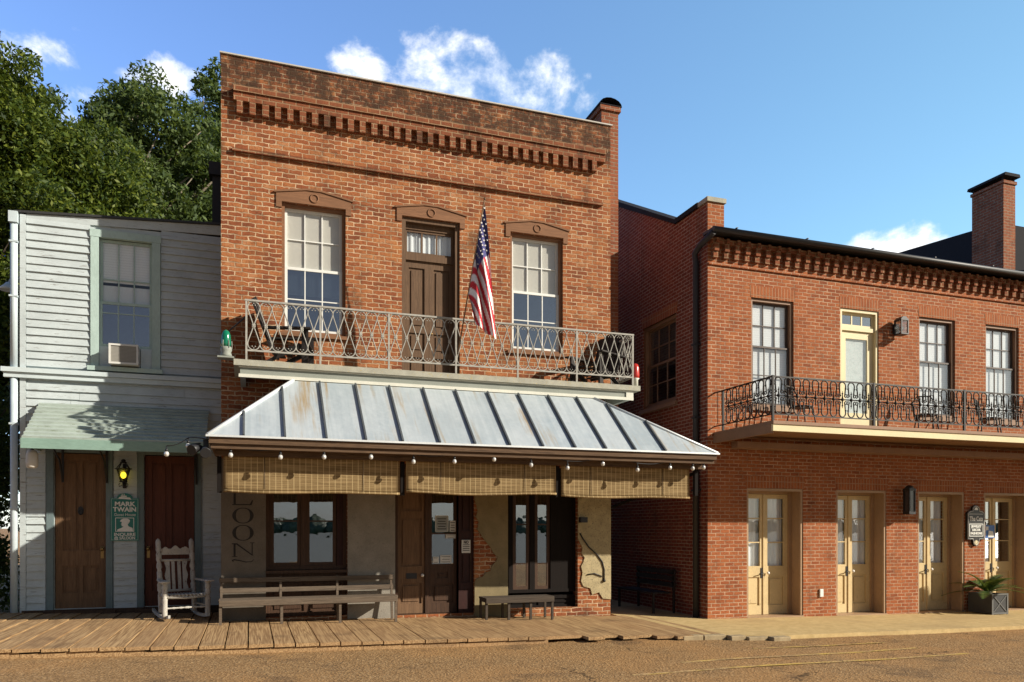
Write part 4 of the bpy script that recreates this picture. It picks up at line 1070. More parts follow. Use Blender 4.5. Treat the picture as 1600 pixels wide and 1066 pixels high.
def iron_unit(mb, cx, w, P):
    """cast panel: tall ring of two arches with a knot of scrolls round its waist"""
    hw = w * .36; zm = (z0 + z1) / 2; n = 9
    top = [(cx + hw * math.cos(math.pi * i / n), z1 - .01 - hw + hw * math.sin(math.pi * i / n)) for i in range(n + 1)]
    bot = [(cx - hw * math.cos(math.pi * i / n), z0 + .012 + hw - hw * math.sin(math.pi * i / n)) for i in range(n + 1)]
    mb.tube([P(*p) for p in [(cx + hw * .7, zm + .05)] + top + [(cx - hw * .7, zm + .05)]], .0115, 5)
    mb.tube([P(*p) for p in [(cx - hw * .7, zm - .05)] + bot + [(cx + hw * .7, zm - .05)]], .0115, 5)
    for sx in (-1, 1):
        for sz in (-1, 1):
            c = (cx + sx * hw * 1.02, zm + sz * .062)
            mb.tube([P(c[0] + .038 * math.cos(a) * (1 - k * .07), c[1] + .038 * math.sin(a) * (1 - k * .07)) for k, a in enumerate([j * .75 for j in range(9)])], .010, 4)
    mb.tube([P(cx - w / 2, zm), P(cx + w / 2, zm)], .011, 4)
    mb.ball(Vector(P(cx, zm)), .030, 5)
    for s in (-1, 1): mb.tube([P(cx, zm + s * .03), P(cx, zm + s * .15)], [.016, .005], 4); mb.ball(Vector(P(cx, zm + s * .105)), .016, 4)
    for sx in (-1, 1):
        for sz in (-1, 1): mb.ball(Vector(P(cx + sx * hw, zm + sz * .19)), .017, 4)
mb = MB()
for a, b in zip(px_, px_[1:]):
    n = 11; w = (b - a - .04) / n
    for i in range(n): iron_unit(mb, a + .02 + w * (i + .5), w, lambda x, z: (x, YF + .018, z))
mb.build('front_railing', M['ironblack'], bl)
mb = MB()
for i in range(7): iron_unit(mb, -2.33 + i * .19, .185, lambda x, z: (XL, x, z))
mb.tube([(XL, -.98, 3.6), (XL, -.98, z1)], .008, 4); mb.tube([(XL, -.85, 3.45), (XL, -.85, z1)], .008, 4)
mb.build('side_railing', M['ironblack'], bl)

# neighbour beyond: black roof flank and brick stack
rn = thing('dark_roofed_building', 'black roofed building rising behind the corner building, with a brick chimney', 'building', (21, 6, 0))
mb = MB(); mb.prism([(2.4, -.8), (14, -.8), (14, 10.8), (6.2, 10.3), (2.9, 9.97), (2.4, 9.9)], 20.02, 25, 'x'); mb.prism([(1.0, -.8), (2.399, -.8), (2.399, 8.6), (1.0, 8.15)], 20.02, 25, 'x'); mb.build('roof_flank', M['tar'], rn)
def invX(px, py, X):
    k = (px - 800) / 1200; dx = X - .428; dy = dx * (Cy - k * Sy) / (Sy + k * Cy); d = Sy * dx + Cy * dy
    return -13.25 + dy, 1.5 + (825 - py) * d / 1200
mb = MB(); mb.box(19.55, 19.98, 1.95, 2.9, 7.2, 10.74); mb.box(19.52, 20.01, 1.92, 2.93, 10.74, 10.82); ch = mb.build('chimney', M['brick_chim'], rn)
mb = MB(); mb.prism([(19.48, 10.92), (20.06, 10.92), (20.03, 11.0), (19.51, 11.0)], 1.86, 3.0)
for x in (19.56, 19.95):
    for y in (1.98, 2.85): mb.box(x - .02, x + .02, y - .02, y + .02, 10.82, 10.92)
mb.build('chimney_hood', M['tar'], ch)

# ------------------------------------------------------------------ things in front of the houses
# air conditioner in the upstairs window
ac = thing('air_conditioner', 'small off-white window air conditioner in the clapboard house window', 'air conditioner', (-1.575, 1.35, 4.27))
mb = MB(); mb.rect(-1.80, -1.35, 4.262, 4.60, .03, 1.12, 1.16); mb.box(-1.795, -1.355, 1.1605, 1.46, 4.266, 4.596); mb.build('casing', M['acplastic'], ac)
mb = MB(); mb.box(-1.768, -1.382, 1.135, 1.158, 4.294, 4.568); mb.build('grille', M['acgrille'], ac)
# wall lantern
la = thing('wall_lantern', 'black wall lantern with lit yellow bulb above the teal sign', 'lantern', (-1.59, 1.37, 2.2))
cx, cy = -1.59, 1.22
mb = MB()
def frus(zb, rb_, zt, rt_, r=.009):
    for k in range(4):
        a = math.pi / 4 + k * math.pi / 2
        mb.tube([(cx + rb_ * math.cos(a), cy + rb_ * math.sin(a), zb), (cx + rt_ * math.cos(a), cy + rt_ * math.sin(a), zt)], r, 5)
frus(2.29, .055, 2.50, .125); mb.lathe([(.06, 0), (.065, .018)], (cx, cy, 2.275), 4); mb.lathe([(.13, 0), (.135, .015)], (cx, cy, 2.495), 4)
mb.lathe([(.02, 0), (.012, -.05), (.02, -.06), (.004, -.09)], (cx, cy, 2.275), 8)
frus(2.51, .125, 2.60, .05); mb.lathe([(.05, 0), (.055, .015), (.03, .03), (.04, .05), (.01, .07)], (cx, cy, 2.60), 10)
mb.tube([(cx, 1.38, 2.26), (cx, 1.3, 2.20), (cx, cy, 2.25)], .012, 6); mb.tube([(cx, 1.34, 2.55), (cx, 1.36, 2.2)], .012, 5)
for s in (-1, 1): mb.tube([(cx + s * .02, cy, 2.23), (cx + s * .06, cy, 2.20), (cx + s * .07, cy, 2.24), (cx + s * .05, cy, 2.26)], .007, 5)
mb.box(cx - .03, cx + .03, 1.362, 1.376, 2.18, 2.60)
mb.build('lantern_frame', M['blackmetal'], la)
mb = MB(); mb.ball((cx, cy, 2.395), .045, 10, sz=1.25); mb.build('bulb', M['lampyellow'], la)
mb = MB(); mb.lathe([(.055, 0), (.118, .19)], (cx, cy, 2.298), 4, Matrix.Translation((cx, cy, 0)) @ Matrix.Rotation(math.pi / 4, 4, 'Z') @ Matrix.Translation((-cx, -cy, 0))); mb.build('glass_panes', M['lampglass'], la)
# teal guest house sign
sg = thing('guest_house_sign', 'teal board with white lettering and a bust, hung between the two brown doors', 'sign', (-1.585, 1.35, 1.28))
x0, x1 = -1.805, -1.365; cx = -1.585
out = [(x0, 1.28), (x1, 1.28), (x1, 2.01), (cx + .12, 2.01)] + [(cx + .12 * math.cos(a), 2.01 + .085 * math.sin(a)) for a in [math.pi * i / 8 for i in range(1, 8)]] + [(cx - .12, 2.01), (x0, 2.01)]
mb = MB(); mb.prism(out, 1.335, 1.362); mb.build('board', M['sign_teal'], sg)
yb = 1.333
mb = MB()
text_into(mb, 'MARK', .105, cx, 1.905, yb, offset=.004, wid=.32); text_into(mb, 'TWAIN', .105, cx, 1.812, yb, offset=.004, wid=.36)
text_into(mb, 'Guest House', .07, cx, 1.725, yb, shear=.15, wid=.33)
text_into(mb, 'INQUIRE', .075, cx, 1.385, yb, offset=.002, wid=.33); text_into(mb, '@ SALOON', .065, cx, 1.325, yb, offset=.002, wid=.32)
mb.build('lettering', M['signwhite'], sg)
mb = MB(); mb.rect(cx - .145, cx + .145, 1.435, 1.675, .010, yb - .003, yb + .001)
mb.prism([(cx - .12, 1.446), (cx + .13, 1.446), (cx + .12, 1.50), (cx + .06, 1.525), (cx + .045, 1.555), (cx + .075, 1.60), (cx + .08, 1.635), (cx + .04, 1.66), (cx - .02, 1.66), (cx - .06, 1.64), (cx - .075, 1.61), (cx - .045, 1.60), (cx - .05, 1.575), (cx - .06, 1.56), (cx - .045, 1.55), (cx - .05, 1.535), (cx - .02, 1.52), (cx - .05, 1.50), (cx - .11, 1.475)], yb - .002, yb + .001)
mb.build('bust_emblem', M['signwhite'], sg)
mb = MB(); mb.prism([(cx - .10, 2.0), (cx + .10, 1.985), (cx + .08, 2.02), (cx - .08, 2.03)], yb - .002, yb + .001); mb.prism([(cx - .06, 2.035), (cx + .03, 2.03), (cx + .03, 2.05), (cx - .06, 2.052)], yb - .002, yb + .001)
for x in (-.045, -.015): mb.box(cx + x, cx + x + .010, yb - .002, yb + .001, 2.054, 2.085)
mb.build('boat_emblem', M['signwhite'], sg)
mb = MB(); mb.rect(x0 + .012, x1 - .012, 1.292, 1.998, .006, yb - .001, yb + .0015); mb.build('edge_line', M['tealtrim'], sg)
# white glass lamp under the canopy corner and the gooseneck lamp on the flank
t = thing('hanging_lamp', 'white glass lamp hanging under the left end of the green canopy', 'lamp', (-2.83, .85, 2.45))
mb = MB(); mb.lathe([(.055, 0), (.085, .02), (.09, .10), (.085, .22), (.065, .27), (.03, .29)], (-2.80, .62, 2.44), 12); mb.build('lamp_shade', M['blindwhite'], t)
mb = MB(); mb.tube([(-2.80, .62, 2.72), (-2.80, .62, 2.83)], .014, 6); mb.lathe([(.035, 0), (.03, .025)], (-2.80, .62, 2.715), 8); mb.build('lamp_stem', M['blackmetal'], t)
t = thing('gooseneck_lamp', 'white gooseneck barn lamp on the flank of the clapboard house', 'lamp', (-3.16, 1.8, 5.6))
mb = MB(); mb.lathe([(.14, 0), (.135, .03), (.07, .09), (.04, .13)], (-3.42, 1.8, 5.52), 12); mb.build('lamp_shade', M['galvpipe'], t)
mb = MB(); mb.tube([(-3.13, 1.8, 5.55), (-3.22, 1.8, 5.72), (-3.36, 1.8, 5.78), (-3.42, 1.8, 5.64)], .015, 6); mb.build('lamp_arm', M['galvpipe'], t)

# rocking chair (local coordinates, front = -Y), turned towards the street
rc = thing('rocking_chair', 'weathered white slatted rocking chair standing on the boardwalk', 'chair', (-.62, .40, gz(-.6) + .004), R(19))
def turned(x, y0, z0, y1, z1, r, beads):
    """turned post from (x,y0,z0) to (x,y1,z1) with bead heights (0..1)"""
    pts, rr = [], []
    for i in range(29):
        f = i / 28; k = 1.0
        for b in beads:
            if abs(f - b) < .02: k = .72
            elif abs(f - b) < .045: k = 1.12
        pts.append((x, y0 + (y1 - y0) * f, z0 + (z1 - z0) * f)); rr.append(r * k)
    return pts, rr
for sx in (-1, 1):
    mb = MB(); p, q = turned(sx * .262, .20, .09, .40, 1.24, .040, (.30, .42, .62, .73, .86)); mb.tube(p + [(sx * .262, .41, 1.275), (sx * .262, .412, 1.30)], q + [.03, .008], 10); mb.build('back_post', M['chairwood'], rc, local=True)
    mb = MB(); p, q = turned(sx * .33, -.30, .08, -.30, .605, .042, (.52, .62, .80, .93)); mb.tube([(sx * .33, -.30, .03)] + p, [.022] + q, 10); mb.build('front_leg', M['chairwood'], rc, local=True)
    mb = MB(); a = MB()
    mb.prism([(sx * .26, .30), (sx * .285, -.22), (sx * .26, -.36), (sx * .30, -.42), (sx * .40, -.42), (sx * .42, -.34), (sx * .37, -.10), (sx * .31, .30)][::sx], .606, .638, 'z'); mb.bevel(.008); mb.build('armrest', M['chairwood'], rc, local=True)
    mb = MB(); pts = []
    for i in range(15):
        y = -.46 + 1.02 * i / 14; z = .018 + .20 * ((y - (-.02)) / 1.0) ** 2 - .0
        pts.append((y, z))
    poly = [(y, z + .05) for y, z in pts] + [(y, z) for y, z in reversed(pts)]
    mb.prism(poly, sx * .30 - .017, sx * .30 + .017, 'x'); mb.build('rocker', M['chairwood'], rc, local=True)
mb = MB()
def bk(z): return .20 + .20 * (z - .09) / 1.15
top = []
for i in range(25):
    x = -.225 + .45 * i / 24; u = abs(x) / .225
    top.append((x, 1.135 + .028 * math.cos(u * 9.0) * (1 if u < .9 else .4) + (.02 if u < .5 else 0)))
mb.prism([(-.225, 1.03), (.225, 1.03)] + top[::-1], bk(1.08) - .012, bk(1.08) + .012); mb.build('crest_rail', M['chairwood'], rc, local=True)
for z, r in ((.94, .02), (.44, .022)):
    mb = MB(); mb.tube([(-.225, bk(z) - .005, z), (0, bk(z) - .01, z), (.225, bk(z) - .005, z)], r, 8); mb.build('back_rail', M['chairwood'], rc, local=True)
for i, x in enumerate((-.135, -.047, .047, .135)):
    mb = MB(); L_, Rr = [], []
    for k in range(13):
        z = .455 + .475 * k / 12; s = .006 * math.cos(k * 1.05) * (1 if abs(x) > .1 else 0); w = .024 if abs(x) < .1 else .034
        L_.append((x - w - (s * 2.2 if x < 0 else 0), z)); Rr.append((x + w + (s * 2.2 if x > 0 else 0), z))
    m_ = Matrix.Translation((0, bk(.455), .455)) @ Matrix.Rotation(-math.atan(.20 / 1.15), 4, 'X') @ Matrix.Translation((0, 0, -.455))
    mb.prism(L_ + Rr[::-1], -.009, .009); mb.xf(m_); mb.build('back_slat', M['chairwood'], rc, local=True)
mb = MB()
for i in range(11):
    x = -.27 + .54 * i / 10
    mb.tube([(x * 1.08, -.325, .385), (x * 1.05, -.28, .41), (x, 0, .375), (x * .9, .24, .39)], .017, 6)
mb.build('seat', M['chairwood'], rc, local=True)
mb = MB(); mb.tube([(-.33, -.30, .375), (0, -.315, .36), (.33, -.30, .375)], .022, 8); mb.tube([(-.24, .24, .37), (.24, .24, .37)], .02, 8)
for s in (-1, 1): mb.tube([(s * .33, -.30, .375), (s * .25, .24, .37)], .02, 8)
mb.build('seat_frame', M['chairwood'], rc, local=True)
mb = MB(); xs = [-.33 + .66 * i / 24 for i in range(25)]; mb.tube([(x, -.305, .20) for x in xs], [.013 + .007 * (math.sin(i * 1.6) > .3) for i in range(25)], 8); mb.build('front_stretcher', M['chairwood'], rc, local=True)
for s in (-1, 1):
    mb = MB(); mb.tube([(s * .33, -.30, .22), (s * .262, .215, .22)], .014, 6); mb.build('side_stretcher', M['chairwood'], rc, local=True)

# benches
M['benchdark'] = wood('dark_bench_board', (.085, .065, .048), (.045, .034, .026), 'x', .8)
def bench(name, label, x0, x1, yw, zs, group=None, back=True):
    bm_ = M['benchwood'] if back else M['benchdark']
    zb = gz((x0 + x1) / 2)
    t = thing(name, label, 'bench', ((x0 + x1) / 2, yw - .3, zb), 0, group)
    mb = MB()
    for i in range(3): mb.box(x0, x1, yw - .56 + i * .135, yw - .44 + i * .135, zs - .012, zs + .022)
    mb.box(x0 + .01, x1 - .01, yw - .585, yw - .561, zs - .075, zs + .018); mb.bevel(.004); mb.build('seat', bm_, t)
    for z in ((zs + .135, zs + .30) if back else ()):
        mb = MB(); mb.box(x0, x1 - .0, yw - .115, yw - .09, z - .038, z + .038); mb.bevel(.004); mb.build('back_rail', bm_, t)
    n = 4
    for i in range(n):
        x = x0 + .03 + (x1 - x0 - .06) * i / (n - 1); zg = gz(x) + .002
        mb = MB(); mb.box(x - .02, x + .02, yw - .55, yw - .51, zg, zs - .0125)
        if back: mb.prism([(yw - .20, zg), (yw - .15, zg), (yw - .06, zs + .35), (yw - .089, zs + .35)], x - .018, x + .018, 'x')
        else: mb.box(x - .018, x + .018, yw - .20, yw - .16, zg, zs - .0125)
        mb.box(x - .016, x + .016, yw - .509, yw - .17, zs - .06, zs - .013); mb.build('leg', bm_, t)
    return t
bench('slatted_bench', 'long grey wooden bench below the left saloon window', -.02, 2.76, -.05, .36, 'benches along the boardwalk')
bench('slatted_bench', 'short backless dark wooden bench below the right saloon window', 4.27, 5.55, -.05, .27, 'benches along the boardwalk', False)

# bamboo blinds
def blind(label, x0, x1, zt, zb):
    n, m_ = 40, 10; g = random.Random(int(x0 * 100)); ph = g.uniform(0, 6)
    mb = MB(); y = -1.80
    def P(i, j, d):
        f = i / n; x = x0 + (x1 - x0) * f
        zbot = zb - .014 * math.sin(math.pi * f) + .010 * math.sin(3.1 * x + ph)
        z = zt + (zbot - zt) * j / m_
        return (x, y + d + .010 * math.sin(2.3 * x + ph) * j / m_ + .006 * math.sin(6 * x) * j / m_, z)
    F = [[mb.bm.verts.new(P(i, j, -.008)) for j in range(m_ + 1)] for i in range(n + 1)]
    B = [[mb.bm.verts.new(P(i, j, .0)) for j in range(m_ + 1)] for i in range(n + 1)]
    for i in range(n):
        for j in range(m_):
            mb.bm.faces.new((F[i][j], F[i][j + 1], F[i + 1][j + 1], F[i + 1][j])).smooth = True
            mb.bm.faces.new((B[i][j], B[i + 1][j], B[i + 1][j + 1], B[i][j + 1])).smooth = True
        mb.bm.faces.new((F[i][m_], B[i][m_], B[i + 1][m_], F[i + 1][m_])); mb.bm.faces.new((F[i][0], F[i + 1][0], B[i + 1][0], B[i][0]))
    for i in (0, n):
        for j in range(m_): mb.bm.faces.new((F[i][j], B[i][j], B[i][j + 1], F[i][j + 1]))
    t = thing('bamboo_blind', label, 'blind', ((x0 + x1) / 2, y, zt), 0, 'roll-up blinds under the porch eave')
    mb.build('slats', M['bamboo'], t)
    r_ = MB(); r_.tube([P(i, m_, -.012) for i in range(0, n + 1, 2)], .019, 7); r_.build('bottom_roll', M['bamboo'], t)
    b = MB(); b.box(x0, x1, y - .02, y + .02, zt + .001, zt + .035); b.build('head_batten', M['beam'], t)
    c = MB()
    for f in (.22, .78):
        x = x0 + (x1 - x0) * f; c.tube([(x, y - .012, zt), (x + .004, y - .022 + .01 * math.sin(2.3 * x + ph), zb + .03)], .004, 4)
    c.build('pull_cord', M['benchwood'], t)
blind('bamboo roll-up blind at the left end of the porch, beside the clapboard house', .09, 2.565, 2.535, 2.02)
blind('bamboo roll-up blind in the middle of the porch, above the saloon door', 2.66, 5.09, 2.535, 2.04)
blind('bamboo roll-up blind at the right end of the porch, next to the alley', 5.18, 7.55, 2.535, 2.02)

# string of lights
sl_ = thing('string_lights', 'black cable of clear globe bulbs strung along the porch eave', 'string lights', (3.7, -2.13, 2.55))
BX = [-.62, -.35, .19, .84, 1.43, 2.09, 2.71, 3.33, 3.95, 4.55, 5.16, 5.77, 6.39, 6.99, 7.42, 7.63]
BZ = [2.50, 2.62, 2.50, 2.49, 2.51, 2.53, 2.48, 2.50, 2.55, 2.48, 2.45, 2.53, 2.45, 2.50, 2.50, 2.52]
mb = MB(); pts = []
for i in range(len(BX) - 1):
    for k in range(6):
        f = k / 6; x = BX[i] + (BX[i + 1] - BX[i]) * f; z = BZ[i] + (BZ[i + 1] - BZ[i]) * f + .10
        pts.append((x, -2.12 if x > -.3 else -2.0, z + .030 * math.sin(math.pi * f + (0 if i % 2 else math.pi))))
mb.tube(pts, .0075, 5); mb.build('cable', M['blackmetal'], sl_)
for i, (x, z) in enumerate(zip(BX, BZ)):
    y = -2.12 if x > -.3 else -2.0
    q = MB(); q.lathe([(.008, .10), (.010, .06), (.020, .055), (.020, .025)][::-1], (x, y, z - .0), 8); s_ = q.build('socket', M['blackmetal'], sl_)
    q = MB(); q.ball((x, y, z - .008), .033, 9, sz=1.15); q.build('bulb', M['bulbglass'], s_)
# corner floodlight box at the porch end
t = thing('flood_lamp', 'black twin flood lamp under the left corner of the porch roof', 'lamp', (-.1, -2.0, 2.6))
mb = MB(); mb.box(-.16, -.10, -2.05, -1.85, 2.52, 2.70)
for (a, b) in (((-.2, -2.0, 2.6), (-.30, -2.16, 2.54)), ((-.14, -2.0, 2.58), (-.12, -2.22, 2.50))):
    A, B = Vector(a), Vector(b); mb.tube([A, A.lerp(B, .3), B, B.lerp(A, -.02)], [.035, .05, .075, .07], 9)
mb.build('lamp_head', M['blackmetal'], t)
mb = MB(); mb.tube([(-.2, -1.9, 2.66), (-.32, -1.9, 2.64), (-.36, -1.95, 2.50)], .012, 5); mb.tube([(-.10, -1.95, 2.60), (-.28, -1.95, 2.62)], .014, 5); mb.build('lamp_arm', M['blackmetal'], t)

# navigation lamps on the balcony ends
t = thing('green_signal_lamp', 'green glass signal lamp on the left end of the balcony', 'lamp', (.10, -.90, 4.07))
mb = MB(); mb.lathe([(.075, 0), (.085, .03), (.07, .07), (.085, .10), (.08, .15)], (.10, -.90, 4.075), 12); mb.build('lamp_base', M['steelbeam'], t)
mb = MB(); mb.lathe([(.062, .151), (.072, .20), (.068, .32), (.05, .38), (.015, .41)], (.10, -.90, 4.075), 12); mb.build('green_lens', M['greenlens'], t)
mb = MB(); mb.box(-.02, .215, -1.0, -.80, 4.05, 4.074)
mb.build('lamp_bracket', M['steelbeam'], t)
for k in range(6):
    a = k * math.pi / 3; mb = MB(); mb.tube([(.10 + .086 * math.cos(a), -.90 + .086 * math.sin(a), 4.20), (.10 + .08 * math.cos(a), -.90 + .08 * math.sin(a), 4.32)], .006, 4); mb.build('guard_bar', M['steelbeam'], t)
t = thing('red_signal_lamp', 'red glass signal lamp on the right end of the balcony', 'lamp', (7.0, -.90, 4.04))
mb = MB(); mb.lathe([(.05, 0), (.05, .12), (.075, .15)], (7.0, -.90, 4.036), 10); mb.build('lamp_base', M['palebeam'], t)
mb = MB(); mb.lathe([(.07, .151), (.075, .20), (.07, .34), (.05, .40), (.015, .42)], (7.0, -.90, 4.036), 12); mb.build('red_lens', M['redlens'], t)

t = thing('flood_lamp', 'small white lamp fitting under the right end of the saloon balcony', 'lamp', (7.0, -.2, 3.6))
mb = MB(); mb.tube([(6.97, -.02, 3.72), (7.08, -.25, 3.70), (7.12, -.30, 3.64)], .016, 5); mb.box(6.93, 7.0, -.03, -.002, 3.68, 3.76); mb.build('lamp_arm', M['white'], t)
mb = MB(); mb.lathe([(.085, 0), (.08, .03), (.05, .10), (.03, .13)], (7.13, -.31, 3.53), 10); mb.build('lamp_shade', M['white'], t)
# flag
fl = thing('flag', 'striped flag with starred blue canton hanging from a leaning pole on the balcony', 'flag', (3.66, -.97, 4.3))
pb, pt = Vector((3.68, -.99, 4.36)), Vector((4.02, -1.40, 6.80))
mb = MB(); mb.tube([pb, pt], .012, 6); mb.ball(pt, .022, 6); mb.build('flag_pole', M['olddoor'], fl)
H0, H1 = pb.lerp(pt, .985), pb.lerp(pt, .41)
NU, NV = 60, 44
def flagpt(u, v):
    """u along the fly (0 hoist .. 1), v down the hoist: the cloth hangs in folds from the pole"""
    A = H0.lerp(H1, v)
    drop = 2.12 - 1.55 * v ** .9
    E_ = Vector((4.24 - .43 * v - .02 * math.sin(v * 3), -1.40 + .10 * v, (H0.z - 2.20) + .34 * v ** 1.5))
    p = A.lerp(E_, u)
    f = min(1, u * 3 + .1)
    p.y += .060 * f * math.sin(v * 15 + u * 2.0) - .03 * u
    p.x += .020 * f * math.sin(v * 11 + u * 3 + 1)
    return p
mats = {'flagred': MB(), 'flagwhite': MB(), 'flagblue': MB()}
def stripe(u, v):
    s = u * .62 + v * .50 + .13 * math.sin(u * 2.5)     # the hung folds carry the stripes across the drop
    if u < .36 and v < .60 and (u + v * .25) < .38: return 'flagblue'
    return 'flagred' if int((v * .85 + u * .55) * 13) % 2 == 0 else 'flagwhite'
for i in range(NU):
    for j in range(NV):
        u0, u1, v0, v1 = i / NU, (i + 1) / NU, j / NV, (j + 1) / NV
        mats[stripe((u0 + u1) / 2, (v0 + v1) / 2)].face([flagpt(u0, v0), flagpt(u1, v0), flagpt(u1, v1), flagpt(u0, v1)], True)
mats['flagwhite'].build('white_stripes', M['flagwhite'], fl); mats['flagred'].build('red_stripes', M['flagred'], fl); mats['flagblue'].build('canton', M['flagblue'], fl)
mb = MB(); g = random.Random(9)
for a in range(7):
    for b in range(6):
        u, v = .03 + .058 * a, .03 + .085 * b + (.04 if a % 2 else 0)
        if stripe(u + .02, v + .03) != 'flagblue' or stripe(u, v) != 'flagblue': continue
        c = flagpt(u, v) + Vector((0, -.012, 0)); r_ = .021
        mb.face([c + Vector((r_ * (1 if k % 2 == 0 else .42) * math.sin(k * math.pi / 5), 0, r_ * (1 if k % 2 == 0 else .42) * math.cos(k * math.pi / 5))) for k in range(10)])
mb.build('stars', M['flagwhite'], fl)

# chairs on the saloon balcony
bc = thing('balcony_chair', 'dark slatted low chair behind the left end of the pale railing', 'chair', (1.0, -.45, 4.037), R(78), 'dark chairs on the saloon balcony')
for i in range(5):
    mb = MB(); x = -.24 + i * .12
    mb.prism([(.16, .22), (.19, .20), (.50, 1.02 + .05 * (2 - abs(i - 2))), (.47, 1.04 + .05 * (2 - abs(i - 2)))], x - .052, x + .052, 'x'); mb.build('back_slat', M['darkwood'], bc, local=True)
mb = MB()
for i in range(5): mb.box(-.29, .29, -.38 + i * .11, -.29 + i * .11, .36 - i * .032, .38 - i * .032)
mb.build('seat', M['darkwood'], bc, local=True)
for s in (-1, 1):
    mb = MB(); mb.box(s * .36 - .065, s * .36 + .065, -.42, .30, .56, .585); mb.build('armrest', M['darkwood'], bc, local=True)
    mb = MB(); mb.box(s * .32 - .02, s * .32 + .02, -.38, -.28, 0, .559); mb.prism([(.30, 0), (.38, 0), (-.24, .36), (-.30, .30)], s * .30 - .02, s * .30 + .02, 'x'); mb.build('leg', M['darkwood'], bc, local=True)
dup(bc, (6.45, -.48, 4.037), R(-62), 'dark slatted low chair behind the right end of the pale railing', 'dark chairs on the saloon balcony')

# papers and notices at the saloon door
def notice(label, x0, x1, z0, z1, y, mat='paper', lines=4, kind='paper', frame=False, rz=None):
    t = thing('paper_notice', label, 'notice', ((x0 + x1) / 2, y, z0), 0, 'papers stuck up at the saloon door')
    mb = MB(); mb.box(x0, x1, y - .004, y, z0, z1); mb.build('sheet', M[mat], t)
    mb = MB(); h = z1 - z0; w = x1 - x0
    for i in range(lines):
        z = z1 - h * (.18 + .68 * i / max(1, lines - 1)); a = .12 + .06 * (i % 2)
        mb.box(x0 + w * a, x1 - w * a, y - .0055, y - .0042, z - h * .03, z + h * .03)
    mb.build('print_lines', M['ink'], t)
    if frame:
        mb = MB(); mb.rect(x0 - .012, x1 + .012, z0 - .012, z1 + .012, .012, y - .012, y - .001); mb.build('picture_frame', M['paper'], t)
notice('white framed certificate on the door glass, the largest of the papers', 3.585, 3.80, 1.445, 1.71, .17, 'paper2', 5, frame=True)
notice('tall white paper right of the framed certificate on the door glass', 3.835, 3.945, 1.43, 1.63, .158)
notice('wide low white paper across the glazing bar of the door', 3.76, 3.945, 1.31, 1.385, .156, lines=2)
notice('tiny white square card at the lower left of the door glass', 3.53, 3.635, .87, .985, .158, lines=2)
notice('white card with black symbols at the foot of the door glass', 3.66, 3.87, .87, 1.01, .158, lines=3)
nt_ = thing('no_entry_notice', 'white rounded notice on the dark red shutter beside the saloon door', 'notice', (4.11, .03, 1.05))
mb = MB(); mb.box(4.025, 4.19, .035, .048, 1.05, 1.285); mb.bevel(.004); mb.build('plate', M['paper'], nt_)
mb = MB(); text_into(mb, 'NO', .075, 4.108, 1.24, .033, offset=.003, wid=.09)
for i in range(4): mb.box(4.045, 4.17, .0325, .0348, 1.19 - i * .033, 1.203 - i * .033)
mb.build('lettering', M['ink'], nt_)

# lamps and signs on the corner building
t = thing('wall_lamp', 'small square black lamp on the upper wall between the balcony door and a window', 'lamp', (13.1, -.73, 5.45))
mb = MB(); cx, cy = 13.12, YB - .17
for dx in (-.085, .085):
    for dy in (-.085, .085): mb.box(cx + dx - .012, cx + dx + .012, cy + dy - .012, cy + dy + .012, 5.49, 5.75)
mb.box(cx - .10, cx + .10, cy - .10, cy + .10, 5.75, 5.775); mb.prism([(cx - .10, 5.776), (cx + .10, 5.776), (cx + .04, 5.83), (cx - .04, 5.83)], cy - .09, cy + .09); mb.box(cx - .10, cx + .10, cy - .10, cy + .10, 5.465, 5.489); mb.box(cx - .06, cx + .06, cy + .101, YB, 5.52, 5.72); mb.build('lamp_frame', M['blackmetal'], t)
mb = MB(); mb.box(cx - .08, cx + .08, cy - .08, cy + .08, 5.49, 5.749); mb.build('lamp_glass', M['lampglass'], t)
mb = MB(); mb.ball((cx, cy, 5.6), .05); mb.build('bulb', M['bulbglass'], t)
t = thing('wall_lantern', 'tall black lantern on the pier between the second and third cream doors', 'lantern', (13.3, -.9, 1.78))
mb = MB(); cx, cy = 13.30, YB - .20
mb.box(cx - .085, cx + .085, cy - .085, cy + .085, 1.78, 1.83); mb.box(cx - .085, cx + .085, cy - .085, cy + .085, 2.27, 2.31); mb.lathe([(.10, 0), (.06, .05), (.02, .07)], (cx, cy, 2.311), 8)
for dx in (-.07, .07):
    for dy in (-.07, .07): mb.box(cx + dx - .012, cx + dx + .012, cy + dy - .012, cy + dy + .012, 1.831, 2.269)
mb.tube([(cx, cy, 2.37), (cx + .12, cy + .05, 2.36), (cx + .19, YB - .02, 2.25), (cx + .19, YB - .02, 1.85)], .014, 6); mb.box(cx + .14, cx + .24, YB - .02, YB - .002, 1.8, 2.3); mb.build('lantern_frame', M['blackmetal'], t)
mb = MB(); mb.box(cx - .065, cx + .065, cy - .065, cy + .065, 1.832, 2.268); mb.build('lamp_glass', plain('smoked_glass', (.05, .05, .055), .15, 0, .6), t)
t = thing('shop_sign', 'black shaped shop sign with cream lettering beside the last cream door', 'sign', (15.27, -.78, 1.1))
cx = 15.31; yf_ = YB - .055
out = [(cx - .10, 1.25), (cx - .25, 1.25), (cx - .25, 1.82), (cx - .20, 1.86), (cx - .10, 1.88)] + [(cx + .11 * math.cos(a), 1.89 + .10 * math.sin(a)) for a in [math.pi - math.pi * i / 8 for i in range(1, 8)]] + [(cx + .10, 1.88), (cx + .20, 1.86), (cx + .25, 1.82), (cx + .25, 1.25), (cx + .10, 1.25), (cx + .07, 1.14), (cx, 1.10), (cx - .07, 1.14)]
mb = MB(); mb.prism(out, yf_, YB - .002); mb.build('board', M['signblack'], t)
mb = MB(); y = yf_ - .002
